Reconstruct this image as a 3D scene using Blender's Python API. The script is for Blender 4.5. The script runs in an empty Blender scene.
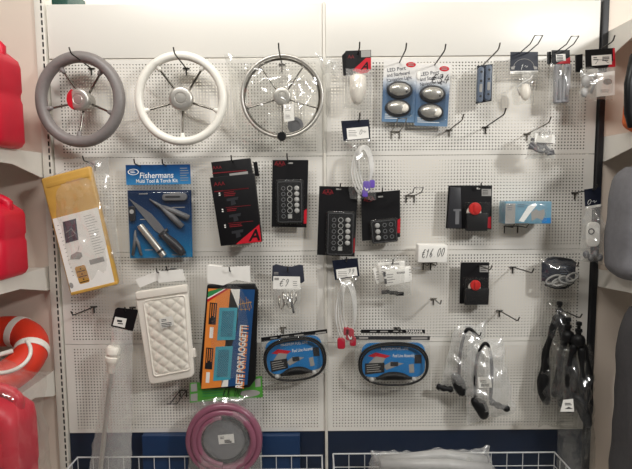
import bpy, bmesh, math, random
from mathutils import Vector, Matrix, Euler, noise
R = math.radians
random.seed(7)
SC = bpy.context.scene
COL = SC.collection

# ------------------------------------------------------------------ camera
F_PX, W, H = 505.0, 632, 469
CAM_D, CAM_Z = 1.87, 1.55
PITCH, ROLL = R(5.25), R(-0.45)
cam_rot = (Matrix.Rotation(R(90) - PITCH, 3, 'X') @ Matrix.Rotation(ROLL, 3, 'Z'))
CAM = Vector((0, -CAM_D, CAM_Z))
cd = bpy.data.cameras.new('camera')
cam = bpy.data.objects.new('camera', cd)
COL.objects.link(cam)
cam.location = CAM
cam.rotation_euler = cam_rot.to_euler()
cd.sensor_width = 36
cd.lens = F_PX / W * 36
cd.clip_start = 0.01
SC.camera = cam


def P(u, v, D=0.0):
    """point of the plane y=-D (parallel to the display wall) seen at pixel u,v"""
    d = cam_rot @ Vector(((u - W / 2) / F_PX, -(v - H / 2) / F_PX, -1))
    t = (CAM_D - D) / d.y
    return CAM + d * t


# ------------------------------------------------------------------ materials
def lin(c):
    def f(x):
        return x / 12.92 if x <= 0.04045 else ((x + 0.055) / 1.055) ** 2.4
    if isinstance(c, str):
        c = [int(c[i:i + 2], 16) / 255 for i in (0, 2, 4)]
    return (f(c[0]), f(c[1]), f(c[2]), 1)


def mat(name, c, rough=0.5, metal=0.0, var=0.06, scale=30, bump=0.0, coat=0.0, spec=0.5, trans=0.0):
    m = bpy.data.materials.new(name)
    m.use_nodes = True
    nt = m.node_tree
    b = nt.nodes['Principled BSDF']
    L = lin(c)
    tc = nt.nodes.new('ShaderNodeTexCoord')
    nz = nt.nodes.new('ShaderNodeTexNoise')
    nz.inputs['Scale'].default_value = scale
    nz.inputs['Detail'].default_value = 3
    nt.links.new(tc.outputs['Object'], nz.inputs['Vector'])
    rp = nt.nodes.new('ShaderNodeValToRGB')
    rp.color_ramp.elements[0].position = 0.3
    rp.color_ramp.elements[1].position = 0.7
    rp.color_ramp.elements[0].color = (L[0] * (1 - var), L[1] * (1 - var), L[2] * (1 - var), 1)
    rp.color_ramp.elements[1].color = (min(1, L[0] * (1 + var)), min(1, L[1] * (1 + var)), min(1, L[2] * (1 + var)), 1)
    nt.links.new(nz.outputs['Fac'], rp.inputs['Fac'])
    nt.links.new(rp.outputs['Color'], b.inputs['Base Color'])
    b.inputs['Roughness'].default_value = rough
    b.inputs['Metallic'].default_value = metal
    b.inputs['Specular IOR Level'].default_value = spec
    b.inputs['Coat Weight'].default_value = coat
    b.inputs['Coat Roughness'].default_value = 0.08
    b.inputs['Transmission Weight'].default_value = trans
    if bump:
        bp = nt.nodes.new('ShaderNodeBump')
        bp.inputs['Strength'].default_value = bump
        bp.inputs['Distance'].default_value = 0.002
        nt.links.new(nz.outputs['Fac'], bp.inputs['Height'])
        nt.links.new(bp.outputs['Normal'], b.inputs['Normal'])
    return m


def mat_print(name, stops, axis='Z', rough=0.3):
    """printed card whose ink blends between colours along one side of the card"""
    m = mat(name, 'ffffff', rough)
    nt = m.node_tree
    b = nt.nodes['Principled BSDF']
    for l in list(b.inputs['Base Color'].links):
        nt.links.remove(l)
    tc = nt.nodes.new('ShaderNodeTexCoord')
    sp = nt.nodes.new('ShaderNodeSeparateXYZ')
    nt.links.new(tc.outputs['Generated'], sp.inputs[0])
    rp = nt.nodes.new('ShaderNodeValToRGB')
    els = rp.color_ramp.elements
    while len(els) < len(stops):
        els.new(0.5)
    for e, (p, c) in zip(els, stops):
        e.position = p
        e.color = lin(c)
    nt.links.new(sp.outputs[axis], rp.inputs['Fac'])
    nt.links.new(rp.outputs['Color'], b.inputs['Base Color'])
    return m


def mat_clear(name, gloss=0.14, haze=0.06, rough=0.16, tint='f4f4f2', hz='ffffff'):
    m = bpy.data.materials.new(name)
    m.use_nodes = True
    nt = m.node_tree
    nt.nodes.clear()
    out = nt.nodes.new('ShaderNodeOutputMaterial')
    tr = nt.nodes.new('ShaderNodeBsdfTransparent')
    tr.inputs[0].default_value = lin(tint)
    gl = nt.nodes.new('ShaderNodeBsdfGlossy')
    gl.inputs['Roughness'].default_value = rough
    gl.inputs['Color'].default_value = (1, 1, 1, 1)
    df = nt.nodes.new('ShaderNodeBsdfDiffuse')
    df.inputs['Color'].default_value = lin(hz)
    tc = nt.nodes.new('ShaderNodeTexCoord')
    nz = nt.nodes.new('ShaderNodeTexNoise')
    nz.inputs['Scale'].default_value = 28
    nz.inputs['Detail'].default_value = 4
    nt.links.new(tc.outputs['Object'], nz.inputs['Vector'])
    bp = nt.nodes.new('ShaderNodeBump')
    bp.inputs['Strength'].default_value = 0.5
    bp.inputs['Distance'].default_value = 0.004
    nt.links.new(nz.outputs['Fac'], bp.inputs['Height'])
    nt.links.new(bp.outputs['Normal'], gl.inputs['Normal'])
    m1 = nt.nodes.new('ShaderNodeMixShader')
    m1.inputs[0].default_value = gloss
    m2 = nt.nodes.new('ShaderNodeMixShader')
    m2.inputs[0].default_value = haze
    nt.links.new(tr.outputs[0], m1.inputs[1])
    nt.links.new(gl.outputs[0], m1.inputs[2])
    nt.links.new(m1.outputs[0], m2.inputs[1])
    nt.links.new(df.outputs[0], m2.inputs[2])
    nt.links.new(m2.outputs[0], out.inputs[0])
    return m


M = {}
M['board'] = mat('white_powder_coat', 'dfdbd4', 0.38, var=0.02, scale=3)
M['rear'] = mat('rear_skin_paint', '34312f', 0.6, var=0.05, scale=5)
M['header'] = mat('white_sheet_steel', 'e2ded6', 0.35, var=0.015, scale=2)
M['upright'] = mat('upright_white', 'd6d1c7', 0.4, var=0.04, scale=8)
M['bay'] = mat('beige_back_panel', 'd5c6b8', 0.5, var=0.03, scale=3)
M['slot'] = mat('dark_slot', '1c1a19', 0.7)
M['shelf'] = mat('shelf_white', 'e6e1d8', 0.4, var=0.03, scale=10)
M['blacksteel'] = mat('black_upright', '16161a', 0.5)
M['navy'] = mat('navy_board', '0d1d35', 0.45, var=0.08, scale=6)
M['navy2'] = mat('navy_board_blue', '123055', 0.45, var=0.08, scale=6)
M['wire'] = mat('white_wire', 'c9cacb', 0.35)
M['floor'] = mat('shop_floor_grey', '8d8983', 0.4, var=0.08, scale=4)
M['plaster'] = mat('plaster_white', 'e4ddd0', 0.8, var=0.03, scale=3)
M['hook'] = mat('hook_dark_steel', '3a3733', 0.35, metal=0.6)
M['hookl'] = mat('hook_zinc', '77736c', 0.3, metal=0.8)
M['chrome'] = mat('chrome', 'b9b5ae', 0.14, metal=1.0, var=0.02)
M['steel'] = mat('brushed_steel', 'a7a39b', 0.24, metal=1.0, var=0.05, scale=60)
M['satin'] = mat('satin_steel', 'c3bfb8', 0.38, metal=0.75, var=0.03, scale=50)
M['silver'] = mat('silver_shell', 'bfbcb6', 0.26, metal=0.55, var=0.03)
M['spoke'] = mat('spoke_steel', '87837c', 0.25, metal=1.0)
M['greyrim'] = mat('grey_leather', '817b79', 0.45, var=0.05, scale=80, bump=0.15)
M['whiterim'] = mat('white_vinyl', 'f0ece2', 0.35, var=0.02)
M['black'] = mat('black_plastic', '121214', 0.42, spec=0.35)
M['blackcard'] = mat('black_card', '0e0d10', 0.5, spec=0.3)
M['dkgrey'] = mat('dark_grey_plastic', '2d2d31', 0.4)
M['midgrey'] = mat('mid_grey_plastic', '6d6d70', 0.42)
M['ltgrey'] = mat('light_grey_plastic', 'b2b1af', 0.4)
M['bargrey'] = mat('grey_bar_plastic', '96969a', 0.4)
M['loopgrey'] = mat('dull_loop', '8c8b88', 0.4)
M['rubber'] = mat('black_rubber', '0e0e10', 0.5, spec=0.3)
M['red'] = mat('red_polyethylene', 'd01030', 0.42, var=0.05, scale=14)
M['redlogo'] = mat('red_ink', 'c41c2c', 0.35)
M['dkred'] = mat('dark_red_ink', '7d1a22', 0.4)
M['redknob'] = mat('red_knob', 'c62420', 0.35)
M['orange'] = mat('orange_red_foam', 'd8341c', 0.5, var=0.05, scale=12)
M['orangefab'] = mat('orange_fabric', 'd96a35', 0.7, bump=0.3, scale=90)
M['paper'] = mat('white_paper', 'efece6', 0.55, var=0.02)
M['papergrey'] = mat('grey_print', '9b9894', 0.55)
M['ink'] = mat('black_ink', '18181c', 0.5)
M['white'] = mat('white_ink', 'f2f2f0', 0.5, var=0.01)
M['whiteplastic'] = mat('white_plastic', 'efe8dd', 0.35, var=0.02)
M['yellow'] = mat('yellow_vinyl', 'c79b4a', 0.4, var=0.08, scale=18, bump=0.4)
M['gold'] = mat('ochre_print', 'b98a3e', 0.5)
M['purpleprint'] = mat('dark_photo_print', '2f2a3a', 0.5, var=0.5, scale=60)
M['navycard'] = mat('navy_card', '121829', 0.45, spec=0.35)
M['denim'] = mat('dark_slate_card', '2c2f3d', 0.5)
M['blue'] = mat('blue_card', '2277b8', 0.35, var=0.05)
M['teal'] = mat('teal_net_frame', '3fa0b4', 0.45)
M['tealdk'] = mat('teal_net', '2b6d86', 0.6)
M['orangecard'] = mat('orange_card', 'ea8a3a', 0.4, var=0.03)
M['bluecard'] = mat('deep_blue_card', '1d4a7c', 0.4)
M['green'] = mat('green_card', '4c9438', 0.4, var=0.1)
M['dkgreen'] = mat('dark_green_ink', '2c6a2c', 0.5)
M['flaggreen'] = mat('flag_green', '2f8a4a', 0.5)
M['pink'] = mat('mauve_hose', '8c5568', 0.25, var=0.06, scale=20)
M['purple'] = mat('purple_blob', '6a4fb0', 0.4)
M['crimson'] = mat('crimson_plug', 'b01c34', 0.4)
M['cablewhite'] = mat('white_cable', 'd9d7d4', 0.4)
M['ltblue'] = mat('light_blue_print', '6f99ae', 0.3, var=0.18, scale=16)
M['fabric'] = mat('grey_fabric', '77767a', 0.75, var=0.06, bump=0.3, scale=60)
M['fabricdk'] = mat('dark_grey_fabric', '504e50', 0.8, var=0.06, bump=0.3, scale=60)
M['strap'] = mat('white_strap', 'ece6de', 0.6)
M['greenbox'] = mat('green_carton', '1f4d45', 0.6)
M['slate'] = mat('blue_slate_plastic', '5a6679', 0.4)
M['fish'] = mat_print('blue_kit_card', [(0.0, '1b74a4'), (0.35, '174f7e'), (0.75, '122c50'), (1.0, '112848')])
M['fishtop'] = mat_print('blue_kit_band', [(0.0, '3b84b8'), (0.6, '1c558c'), (1.0, '143a6a')])
M['led'] = mat_print('led_card', [(0.0, '6d8aa8'), (0.18, '54708f'), (0.5, '4f6685'), (0.64, 'b4bcc8'), (0.74, 'dedcd9'), (1.0, 'e6e2dd')])
M['bag'] = mat_clear('clear_poly_bag', 0.10, 0.08, 0.13, tint='fcfcfb')
M['bagmilky'] = mat_clear('hazy_poly_bag', 0.12, 0.15, 0.16, tint='f8f8f6')
M['bagfog'] = mat_clear('foggy_poly_bag', 0.13, 0.2, 0.16, tint='f6f6f4')
M['bagthin'] = mat_clear('thin_poly_bag', 0.085, 0.03, 0.12, tint='fdfdfc')
M['blister'] = mat_clear('clear_blister', 0.045, 0.006, 0.1, tint='fdfdfc')
M['bagdark'] = mat_clear('smoky_poly_bag', 0.07, 0.02, 0.13, tint='f2f2f0')


# ------------------------------------------------------------------ object helpers
def smooth_mesh(me, on=True):
    for p in me.polygons:
        p.use_smooth = on


class T:
    """a thing: an Empty at its base; parts are laid out in local pixels (x right, y down) of the photo at its depth"""
    def __init__(s, name, label, cat, u, v, D, roll=0, group=None, yaw=0, tilt=0):
        s.u, s.v, s.D = u, v, D
        s.O = P(u, v, D)
        s.s = ((P(u + 1, v, D) - s.O).length + (P(u, v + 1, D) - s.O).length) / 2
        o = bpy.data.objects.new(name, None)
        COL.objects.link(o)
        o.empty_display_size = 0.02
        o.location = s.O
        o.rotation_euler = (R(tilt), R(roll), R(yaw))
        o['label'] = label
        o['category'] = cat
        if group:
            o['group'] = group
        s.o = o
        s.roll = R(roll)

    def px(s, u, v):
        """photo pixel -> local pixel coordinates of this thing"""
        d = P(u, v, s.D) - s.O
        x, z = d.x, d.z
        c, n = math.cos(s.roll), math.sin(s.roll)
        X = x * c - z * n
        Z = x * n + z * c
        return (X / s.s, -Z / s.s)

    def pxs(s, pts):
        return [s.px(*p) for p in pts]

    def mb(s):
        return MB(s.s, s)


class MB:
    def __init__(s, scale=1.0, thing=None):
        s.k = scale
        s.t = thing
        s.v = []
        s.f = []

    def V(s, x, y, o):
        s.v.append(Vector((x * s.k, -o, -y * s.k)))
        return len(s.v) - 1

    def poly(s, pts, o0, o1):
        n = len(pts)
        a = [s.V(x, y, o0) for x, y in pts]
        b = [s.V(x, y, o1) for x, y in pts]
        s.f.append(a[::-1])
        s.f.append(b)
        for i in range(n):
            j = (i + 1) % n
            s.f.append([a[i], a[j], b[j], b[i]])
        return s

    def box(s, x0, y0, x1, y1, o0, o1):
        return s.poly([(x0, y0), (x1, y0), (x1, y1), (x0, y1)], o0, o1)

    def rbox(s, x0, y0, x1, y1, r, o0, o1, n=5):
        return s.poly(rrect(x0, y0, x1, y1, r, n), o0, o1)

    def dome(s, x, y, rx, ry, o0, h, n=24, m=6, p=2.0):
        """half ellipsoid standing out of the card at depth o0"""
        rings = []
        for j in range(m):
            a = j / m * math.pi / 2
            c = math.cos(a) ** (2 / p)
            z = o0 + h * math.sin(a) ** (2 / p)
            rings.append([s.V(x + rx * c * math.cos(2 * math.pi * i / n), y + ry * c * math.sin(2 * math.pi * i / n), z) for i in range(n)])
        top = s.V(x, y, o0 + h)
        for j in range(m - 1):
            for i in range(n):
                k = (i + 1) % n
                s.f.append([rings[j][i], rings[j][k], rings[j + 1][k], rings[j + 1][i]])
        for i in range(n):
            s.f.append([rings[-1][i], rings[-1][(i + 1) % n], top])
        s.f.append(rings[0][::-1])
        return s

    def ball(s, x, y, o, rx, ry, ro, n=20, m=12):
        rings = []
        for j in range(1, m):
            a = math.pi * j / m
            rings.append([s.V(x + rx * math.sin(a) * math.cos(2 * math.pi * i / n), y - ry * math.cos(a), o + ro * math.sin(a) * math.sin(2 * math.pi * i / n)) for i in range(n)])
        t = s.V(x, y - ry, o)
        b = s.V(x, y + ry, o)
        for j in range(m - 2):
            for i in range(n):
                k = (i + 1) % n
                s.f.append([rings[j][i], rings[j][k], rings[j + 1][k], rings[j + 1][i]])
        for i in range(n):
            k = (i + 1) % n
            s.f.append([t, rings[0][k], rings[0][i]])
            s.f.append([b, rings[-1][i], rings[-1][k]])
        return s

    def disc(s, x, y, r, o0, o1, n=28, ry=None):
        ry = ry or r
        return s.poly([(x + r * math.cos(2 * math.pi * i / n), y + ry * math.sin(2 * math.pi * i / n)) for i in range(n)], o0, o1)

    def ring(s, x, y, r0, r1, o0, o1, n=28, ry=1.0):
        A = []
        for (r, o) in ((r0, o0), (r1, o0), (r1, o1), (r0, o1)):
            A.append([s.V(x + r * math.cos(2 * math.pi * i / n), y + r * ry * math.sin(2 * math.pi * i / n), o) for i in range(n)])
        for q in range(4):
            a, b = A[q], A[(q + 1) % 4]
            for i in range(n):
                k = (i + 1) % n
                s.f.append([a[i], a[k], b[k], b[i]])
        return s

    def lathe(s, x, y, prof, axis='O', n=24):
        """prof: list of (along, radius); along in metres for axis O (out of wall), in px for X / Y axes"""
        rings = []
        for (l, r) in prof:
            ring = []
            for i in range(n):
                a = 2 * math.pi * i / n
                if axis == 'O':
                    ring.append(s.V(x + r * math.cos(a), y + r * math.sin(a), l))
                elif axis == 'Y':
                    ring.append(s.V(x + r * math.cos(a), y + l, s.lo + r * s.k * math.sin(a)))
                else:
                    ring.append(s.V(x + l, y + r * math.cos(a), s.lo + r * s.k * math.sin(a)))
            rings.append(ring)
        for j in range(len(rings) - 1):
            for i in range(n):
                k = (i + 1) % n
                s.f.append([rings[j][i], rings[j][k], rings[j + 1][k], rings[j + 1][i]])
        s.f.append(rings[0][::-1])
        s.f.append(rings[-1])
        return s

    lo = 0.0

    def tube(s, pts, r, n=10, closed=False, radii=None):
        """pts: (x px, y px, o m); r in metres"""
        q = [Vector((x * s.k, -o, -y * s.k)) for x, y, o in pts]
        return s.rawtube(q, r, n, closed, radii)

    def rawtube(s, q, r, n=10, closed=False, radii=None):
        N = len(q)
        rings = []
        prev = None
        for i in range(N):
            if closed:
                t = q[(i + 1) % N] - q[i - 1]
            else:
                t = q[min(i + 1, N - 1)] - q[max(i - 1, 0)]
            t.normalize()
            if prev is None:
                up = Vector((0, 0, 1)) if abs(t.z) < 0.9 else Vector((0, 1, 0))
                nrm = t.cross(up).normalized()
            else:
                nrm = (prev - t * prev.dot(t)).normalized()
            prev = nrm
            bn = t.cross(nrm)
            rr = radii[i] if radii else r
            ring = []
            for k in range(n):
                a = 2 * math.pi * k / n
                s.v.append(q[i] + (nrm * math.cos(a) + bn * math.sin(a)) * rr)
                ring.append(len(s.v) - 1)
            rings.append(ring)
        for i in range(N if closed else N - 1):
            a, b = rings[i], rings[(i + 1) % N]
            for k in range(n):
                s.f.append([a[k], a[(k + 1) % n], b[(k + 1) % n], b[k]])
        if not closed:
            s.f.append(rings[0][::-1])
            s.f.append(rings[-1])
        return s

    def grid(s, nu, nv, fn):
        idx = [[s.V(*fn(i / nu, j / nv)) for i in range(nu + 1)] for j in range(nv + 1)]
        for j in range(nv):
            for i in range(nu):
                s.f.append([idx[j][i], idx[j][i + 1], idx[j + 1][i + 1], idx[j + 1][i]])
        return s

    def bag(s, c, o_back, depth, seed, wr=0.004, n=28, wob=0.6, pinch=2.5):
        """limp plastic bag: crumpled front sheet and flatter back sheet joined along the edge. c = TL,TR,BR,BL"""
        tl, tr, br, bl = c
        sd = Vector((seed * 3.1, seed * 1.7, seed * 0.9))

        def pos(a, b):
            x = (1 - b) * ((1 - a) * tl[0] + a * tr[0]) + b * ((1 - a) * bl[0] + a * br[0])
            y = (1 - b) * ((1 - a) * tl[1] + a * tr[1]) + b * ((1 - a) * bl[1] + a * br[1])
            x += wob * noise.noise(Vector((x * 0.09, y * 0.12, 1)) + sd) * 2.5
            y += wob * noise.noise(Vector((x * 0.12, y * 0.09, 7)) + sd) * 2.5
            return x, y

        def front(a, b):
            x, y = pos(a, b)
            e = (1 - abs(2 * a - 1) ** pinch) * (1 - abs(2 * b - 1) ** (pinch + 1))
            q = Vector((x * 0.07, y * 0.05, 0)) + sd
            rid = 1 - 2.2 * abs(noise.noise(q)) + 0.6 * (1 - 2 * abs(noise.noise(q * 2.3)))
            return x, y, o_back + 0.001 + max(0, e) * (depth + wr * rid)

        def back(a, b):
            x, y = pos(a, b)
            return x, y, o_back
        s.grid(n, n, front)
        s.grid(6, 6, back)
        return s

    def text(s, txt, x, y, size, o, rot=0, align='CENTER', sx=1.0, bold=0.0, shear=0.0):
        cu = bpy.data.curves.new('t', 'FONT')
        cu.body = txt
        cu.size = size
        cu.align_x = align
        cu.align_y = 'CENTER'
        cu.offset = bold
        cu.shear = shear
        cu.extrude = 0.02
        cu.resolution_u = 3
        ob = bpy.data.objects.new('t', cu)
        COL.objects.link(ob)
        dg = bpy.context.evaluated_depsgraph_get()
        me = bpy.data.meshes.new_from_object(ob.evaluated_get(dg))
        c, n = math.cos(R(rot)), math.sin(R(rot))
        base = len(s.v)
        for v in me.vertices:
            a, b = v.co.x * sx, -v.co.y
            s.V(x + a * c - b * n, y + a * n + b * c, o + v.co.z * s.k + 0.0002)
        for p in me.polygons:
            s.f.append([base + i for i in p.vertices])
        bpy.data.objects.remove(ob)
        bpy.data.curves.remove(cu)
        bpy.data.meshes.remove(me)
        return s

    def lines(s, x, y, w, gap, count, o, h=0.7, seed=1, rot=0):
        """rows of tiny unreadable print as thin raised bars"""
        rr = random.Random(seed)
        c, n = math.cos(R(rot)), math.sin(R(rot))
        for i in range(count):
            ww = w * rr.uniform(0.6, 1.0)
            pts = [(0, i * gap), (ww, i * gap), (ww, i * gap + h), (0, i * gap + h)]
            s.poly([(x + a * c - b * n, y + a * n + b * c) for a, b in pts], o, o + 0.0004)
        return s

    def build(s, name, m, parent=None, smooth=False, bevel=0.0, label=None, recalc=True):
        me = bpy.data.meshes.new(name)
        me.from_pydata([tuple(v) for v in s.v], [], s.f)
        bm = bmesh.new()
        bm.from_mesh(me)
        if recalc:
            bmesh.ops.recalc_face_normals(bm, faces=bm.faces)
        if bevel:
            ed = [e for e in bm.edges if len(e.link_faces) == 2 and e.calc_face_angle(0) > R(40)]
            bmesh.ops.bevel(bm, geom=ed, offset=bevel, segments=3, affect='EDGES', profile=0.5, clamp_overlap=True)
        bm.to_mesh(me)
        bm.free()
        if smooth or bevel:
            smooth_mesh(me)
            if bevel or smooth == 'auto':
                try:
                    me.set_sharp_from_angle(angle=R(35))
                except Exception:
                    pass
        me.materials.append(M[m] if isinstance(m, str) else m)
        o = bpy.data.objects.new(name, me)
        COL.objects.link(o)
        par = parent if parent is not None else (s.t.o if s.t else None)
        if par is not None:
            o.parent = par.o if isinstance(par, T) else par
        if label:
            o['label'] = label
        return o


def rrect(x0, y0, x1, y1, r, n=5):
    pts = []
    for (cx, cy, a0) in ((x1 - r, y0 + r, -90), (x1 - r, y1 - r, 0), (x0 + r, y1 - r, 90), (x0 + r, y0 + r, 180)):
        for i in range(n + 1):
            a = R(a0 + 90 * i / n)
            pts.append((cx + r * math.cos(a), cy + r * math.sin(a)))
    return pts


def arc(cx, cy, rx, ry, a0, a1, n, o=0.0, oo=None):
    out = []
    for i in range(n + 1):
        t = i / n
        a = R(a0 + (a1 - a0) * t)
        out.append((cx + rx * math.cos(a), cy + ry * math.sin(a), o if oo is None else o + (oo - o) * t))
    return out


def world(name, m, verts, faces, kind=None, label=None, cat=None, group=None, parent=None, bevel=0):
    mb = MB()
    mb.v = [Vector(v) for v in verts]
    mb.f = faces
    lo = [min(v[i] for v in mb.v) for i in range(3)]
    hi = [max(v[i] for v in mb.v) for i in range(3)]
    base = Vector(((lo[0] + hi[0]) / 2, (lo[1] + hi[1]) / 2, lo[2]))
    mb.v = [v - base for v in mb.v]
    o = mb.build(name, m, parent, bevel=bevel)
    o.location = base
    if kind:
        o['kind'] = kind
    if label:
        o['label'] = label
    if cat:
        o['category'] = cat
    if group:
        o['group'] = group
    return o


def wbox(x0, x1, y0, y1, z0, z1):
    v = [(x, y, z) for z in (z0, z1) for y in (y0, y1) for x in (x0, x1)]
    f = [[0, 2, 3, 1], [4, 5, 7, 6], [0, 1, 5, 4], [1, 3, 7, 5], [3, 2, 6, 7], [2, 0, 4, 6]]
    return v, f


def join(*parts):
    V, Fc = [], []
    for v, f in parts:
        b = len(V)
        V += v
        Fc += [[b + i for i in q] for q in f]
    return V, Fc


def wempty(name, label, cat, loc, group=None):
    o = bpy.data.objects.new(name, None)
    COL.objects.link(o)
    o.location = loc
    o.empty_display_size = 0.03
    o['label'] = label
    o['category'] = cat
    if group:
        o['group'] = group
    return o


def wpart(name, m, vf, parent, bevel=0, smooth=False):
    loc = parent.location
    mb = MB()
    mb.v = [Vector(v) - loc for v in vf[0]]
    mb.f = vf[1]
    return mb.build(name, m, parent, bevel=bevel, smooth=smooth)


# ------------------------------------------------------------------ handwriting
GLY = {
    '0': [[(.5, 0), (.15, .2), (.1, .7), (.4, 1), (.75, .75), (.8, .25), (.5, 0)]],
    '1': [[(.2, .3), (.5, 0), (.45, 1)]],
    '3': [[(.15, .1), (.6, 0), (.75, .25), (.35, .45), (.8, .65), (.6, 1), (.1, .9)]],
    '4': [[(.4, 0), (.1, .6), (.9, .55)], [(.65, .25), (.55, 1)]],
    '6': [[(.7, 0), (.25, .4), (.15, .8), (.45, 1), (.75, .75), (.5, .5), (.2, .7)]],
    '8': [[(.5, .45), (.2, .2), (.5, 0), (.75, .2), (.5, .45), (.15, .75), (.5, 1), (.85, .75), (.5, .45)]],
    '9': [[(.75, .2), (.45, 0), (.15, .25), (.45, .5), (.75, .2), (.65, .6), (.4, 1)]],
    'E': [[(.95, .1), (.5, 0), (.2, .4), (.25, .85), (.6, 1), (.95, .85)], [(0, .4), (.7, .35)], [(0, .62), (.65, .57)]],
    '.': [[(.3, .95), (.4, 1)]],
    '-': [[(.1, .55), (.9, .5)]],
    's': [[(0, .4), (.3, .2), (.5, .6), (.9, .3)]],
}


def hand(t, txt, x, y, w, h, o, m='ink', r=0.0006, rot=0, parent=None):
    mb = t.mb()
    n = len(txt)
    c, sn = math.cos(R(rot)), math.sin(R(rot))
    for i, ch in enumerate(txt):
        for st in GLY[ch]:
            pts = []
            for (a, b) in st:
                X = (i + a * 0.85) * w / n - w / 2
                Y = (b - .5) * h
                X -= Y * .3
                pts.append((x + X * c - Y * sn, y + X * sn + Y * c, o))
            mb.tube(pts, r, 5)
    return mb.build('handwritten_price', m, parent)


# ------------------------------------------------------------------ hooks
def hook(label, u, v, D, L=0.17, double=False, group=None, m='hook', tilt=5, w=0.024, tip=True, clip=True):
    """peg hook whose wire passes pixel (u,v) at distance D from the board and runs straight out of the wall"""
    q = P(u, v, D)
    tz = math.tan(R(tilt))
    base = Vector((q.x, 0, q.z - tz * D))
    o = wempty('pegboard_hook', label, 'hook', base, group)
    mb = MB()
    if double:
        a = [Vector((-w / 2, -0.003, 0)), Vector((-w / 2, -L * .8, tz * L * .8)), Vector((-w / 2, -L, tz * L + 0.014)),
             Vector((w / 2, -L, tz * L + 0.014)), Vector((w / 2, -L * .8, tz * L * .8)), Vector((w / 2, -0.003, 0))]
        mb.rawtube(a, 0.0019, 8)
    else:
        a = [Vector((0, -0.003, 0)), Vector((0, -L * .88, tz * L * .88)), Vector((0, -L * .94, tz * L * .94 + 0.003)), Vector((0, -L, tz * L + (0.016 if tip else 0.004)))]
        mb.rawtube(a, 0.0024, 8)
    mb.build('prong', m, o, smooth='auto')
    cb = MB()
    if double:
        for sx in (-w / 2, w / 2):
            cb.rawtube([Vector((sx, -0.003, 0.001)), Vector((sx, -0.003, -0.026))], 0.0022, 8)
        cb.rawtube([Vector((-w / 2 - .003, -0.0045, 0)), Vector((w / 2 + .003, -0.0045, 0))], 0.002, 8)
    else:
        cb.rawtube([Vector((-0.012, -0.0035, 0)), Vector((0.012, -0.0035, 0))], 0.0025, 8)
        cb.rawtube([Vector((0, -0.0035, 0.001)), Vector((0, -0.0035, -0.024))], 0.0026, 8)
    cb.build('back_clip', m, o, smooth='auto')
    return o


exec_sections = []
# ------------------------------------------------------------------ the display wall
XL = P(54, 234).x
XM = P(325.2, 234).x
XR = P(594.5, 234).x
ZT = P(316, 2.5).z
Z0 = P(316, 57.5).z
Z1 = P(316, 431).z
PITCHH = 0.0115
print('XL,XM,XR', XL, XM, XR, 'Z', ZT, Z0, Z1, [P(316, v).z for v in (57.5, 157, 250, 342, 431)])


def perf_panel(w, h, mx0, mx1, mz, p, r, flange=0.012, n8=True, keep=None):
    """perforated sheet, origin at lower left, facing -y; every hole is a real opening"""
    V, Fc = [], []

    def q(*pts):
        b = len(V)
        V.extend(pts)
        Fc.append(list(range(b, b + len(pts))))
    nx = int((w - mx0 - mx1) / p)
    nz = int((h - 2 * mz) / p)
    x0, x1 = mx0, mx0 + nx * p
    z0 = (h - nz * p) / 2
    z1 = z0 + nz * p
    q((0, 0, 0), (w, 0, 0), (w, 0, z0), (0, 0, z0))
    q((0, 0, z1), (w, 0, z1), (w, 0, h), (0, 0, h))
    q((0, 0, z0), (x0, 0, z0), (x0, 0, z1), (0, 0, z1))
    q((x1, 0, z0), (w, 0, z0), (w, 0, z1), (x1, 0, z1))
    q((0, flange, 0), (w, flange, 0), (w, 0, 0), (0, 0, 0))
    q((0, 0, h), (w, 0, h), (w, flange, h), (0, flange, h))
    q((0, flange, 0), (0, 0, 0), (0, 0, h), (0, flange, h))
    q((w, 0, 0), (w, flange, 0), (w, flange, h), (w, 0, h))
    k = r * 0.4142
    oct_ = [(r, -k), (r, k), (k, r), (-k, r), (-r, k), (-r, -k), (-k, -r), (k, -r)]
    hp = p / 2
    for i in range(nx):
        for j in range(nz):
            cx, cz = x0 + (i + .5) * p, z0 + (j + .5) * p
            b = len(V)
            V.extend([(cx + a, 0, cz + c) for a, c in oct_])
            V.extend([(cx + hp, 0, cz - hp), (cx + hp, 0, cz + hp), (cx - hp, 0, cz + hp), (cx - hp, 0, cz - hp)])
            Fc.extend([[b, b + 8, b + 9, b + 1], [b + 1, b + 9, b + 2], [b + 2, b + 9, b + 10, b + 3], [b + 3, b + 10, b + 4],
                       [b + 4, b + 10, b + 11, b + 5], [b + 5, b + 11, b + 6], [b + 6, b + 11, b + 8, b + 7], [b + 7, b + 8, b]])
    return V, Fc


def mesh_of(name, vf, m):
    me = bpy.data.meshes.new(name)
    me.from_pydata(vf[0], [], vf[1])
    me.materials.append(M[m])
    return me


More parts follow.
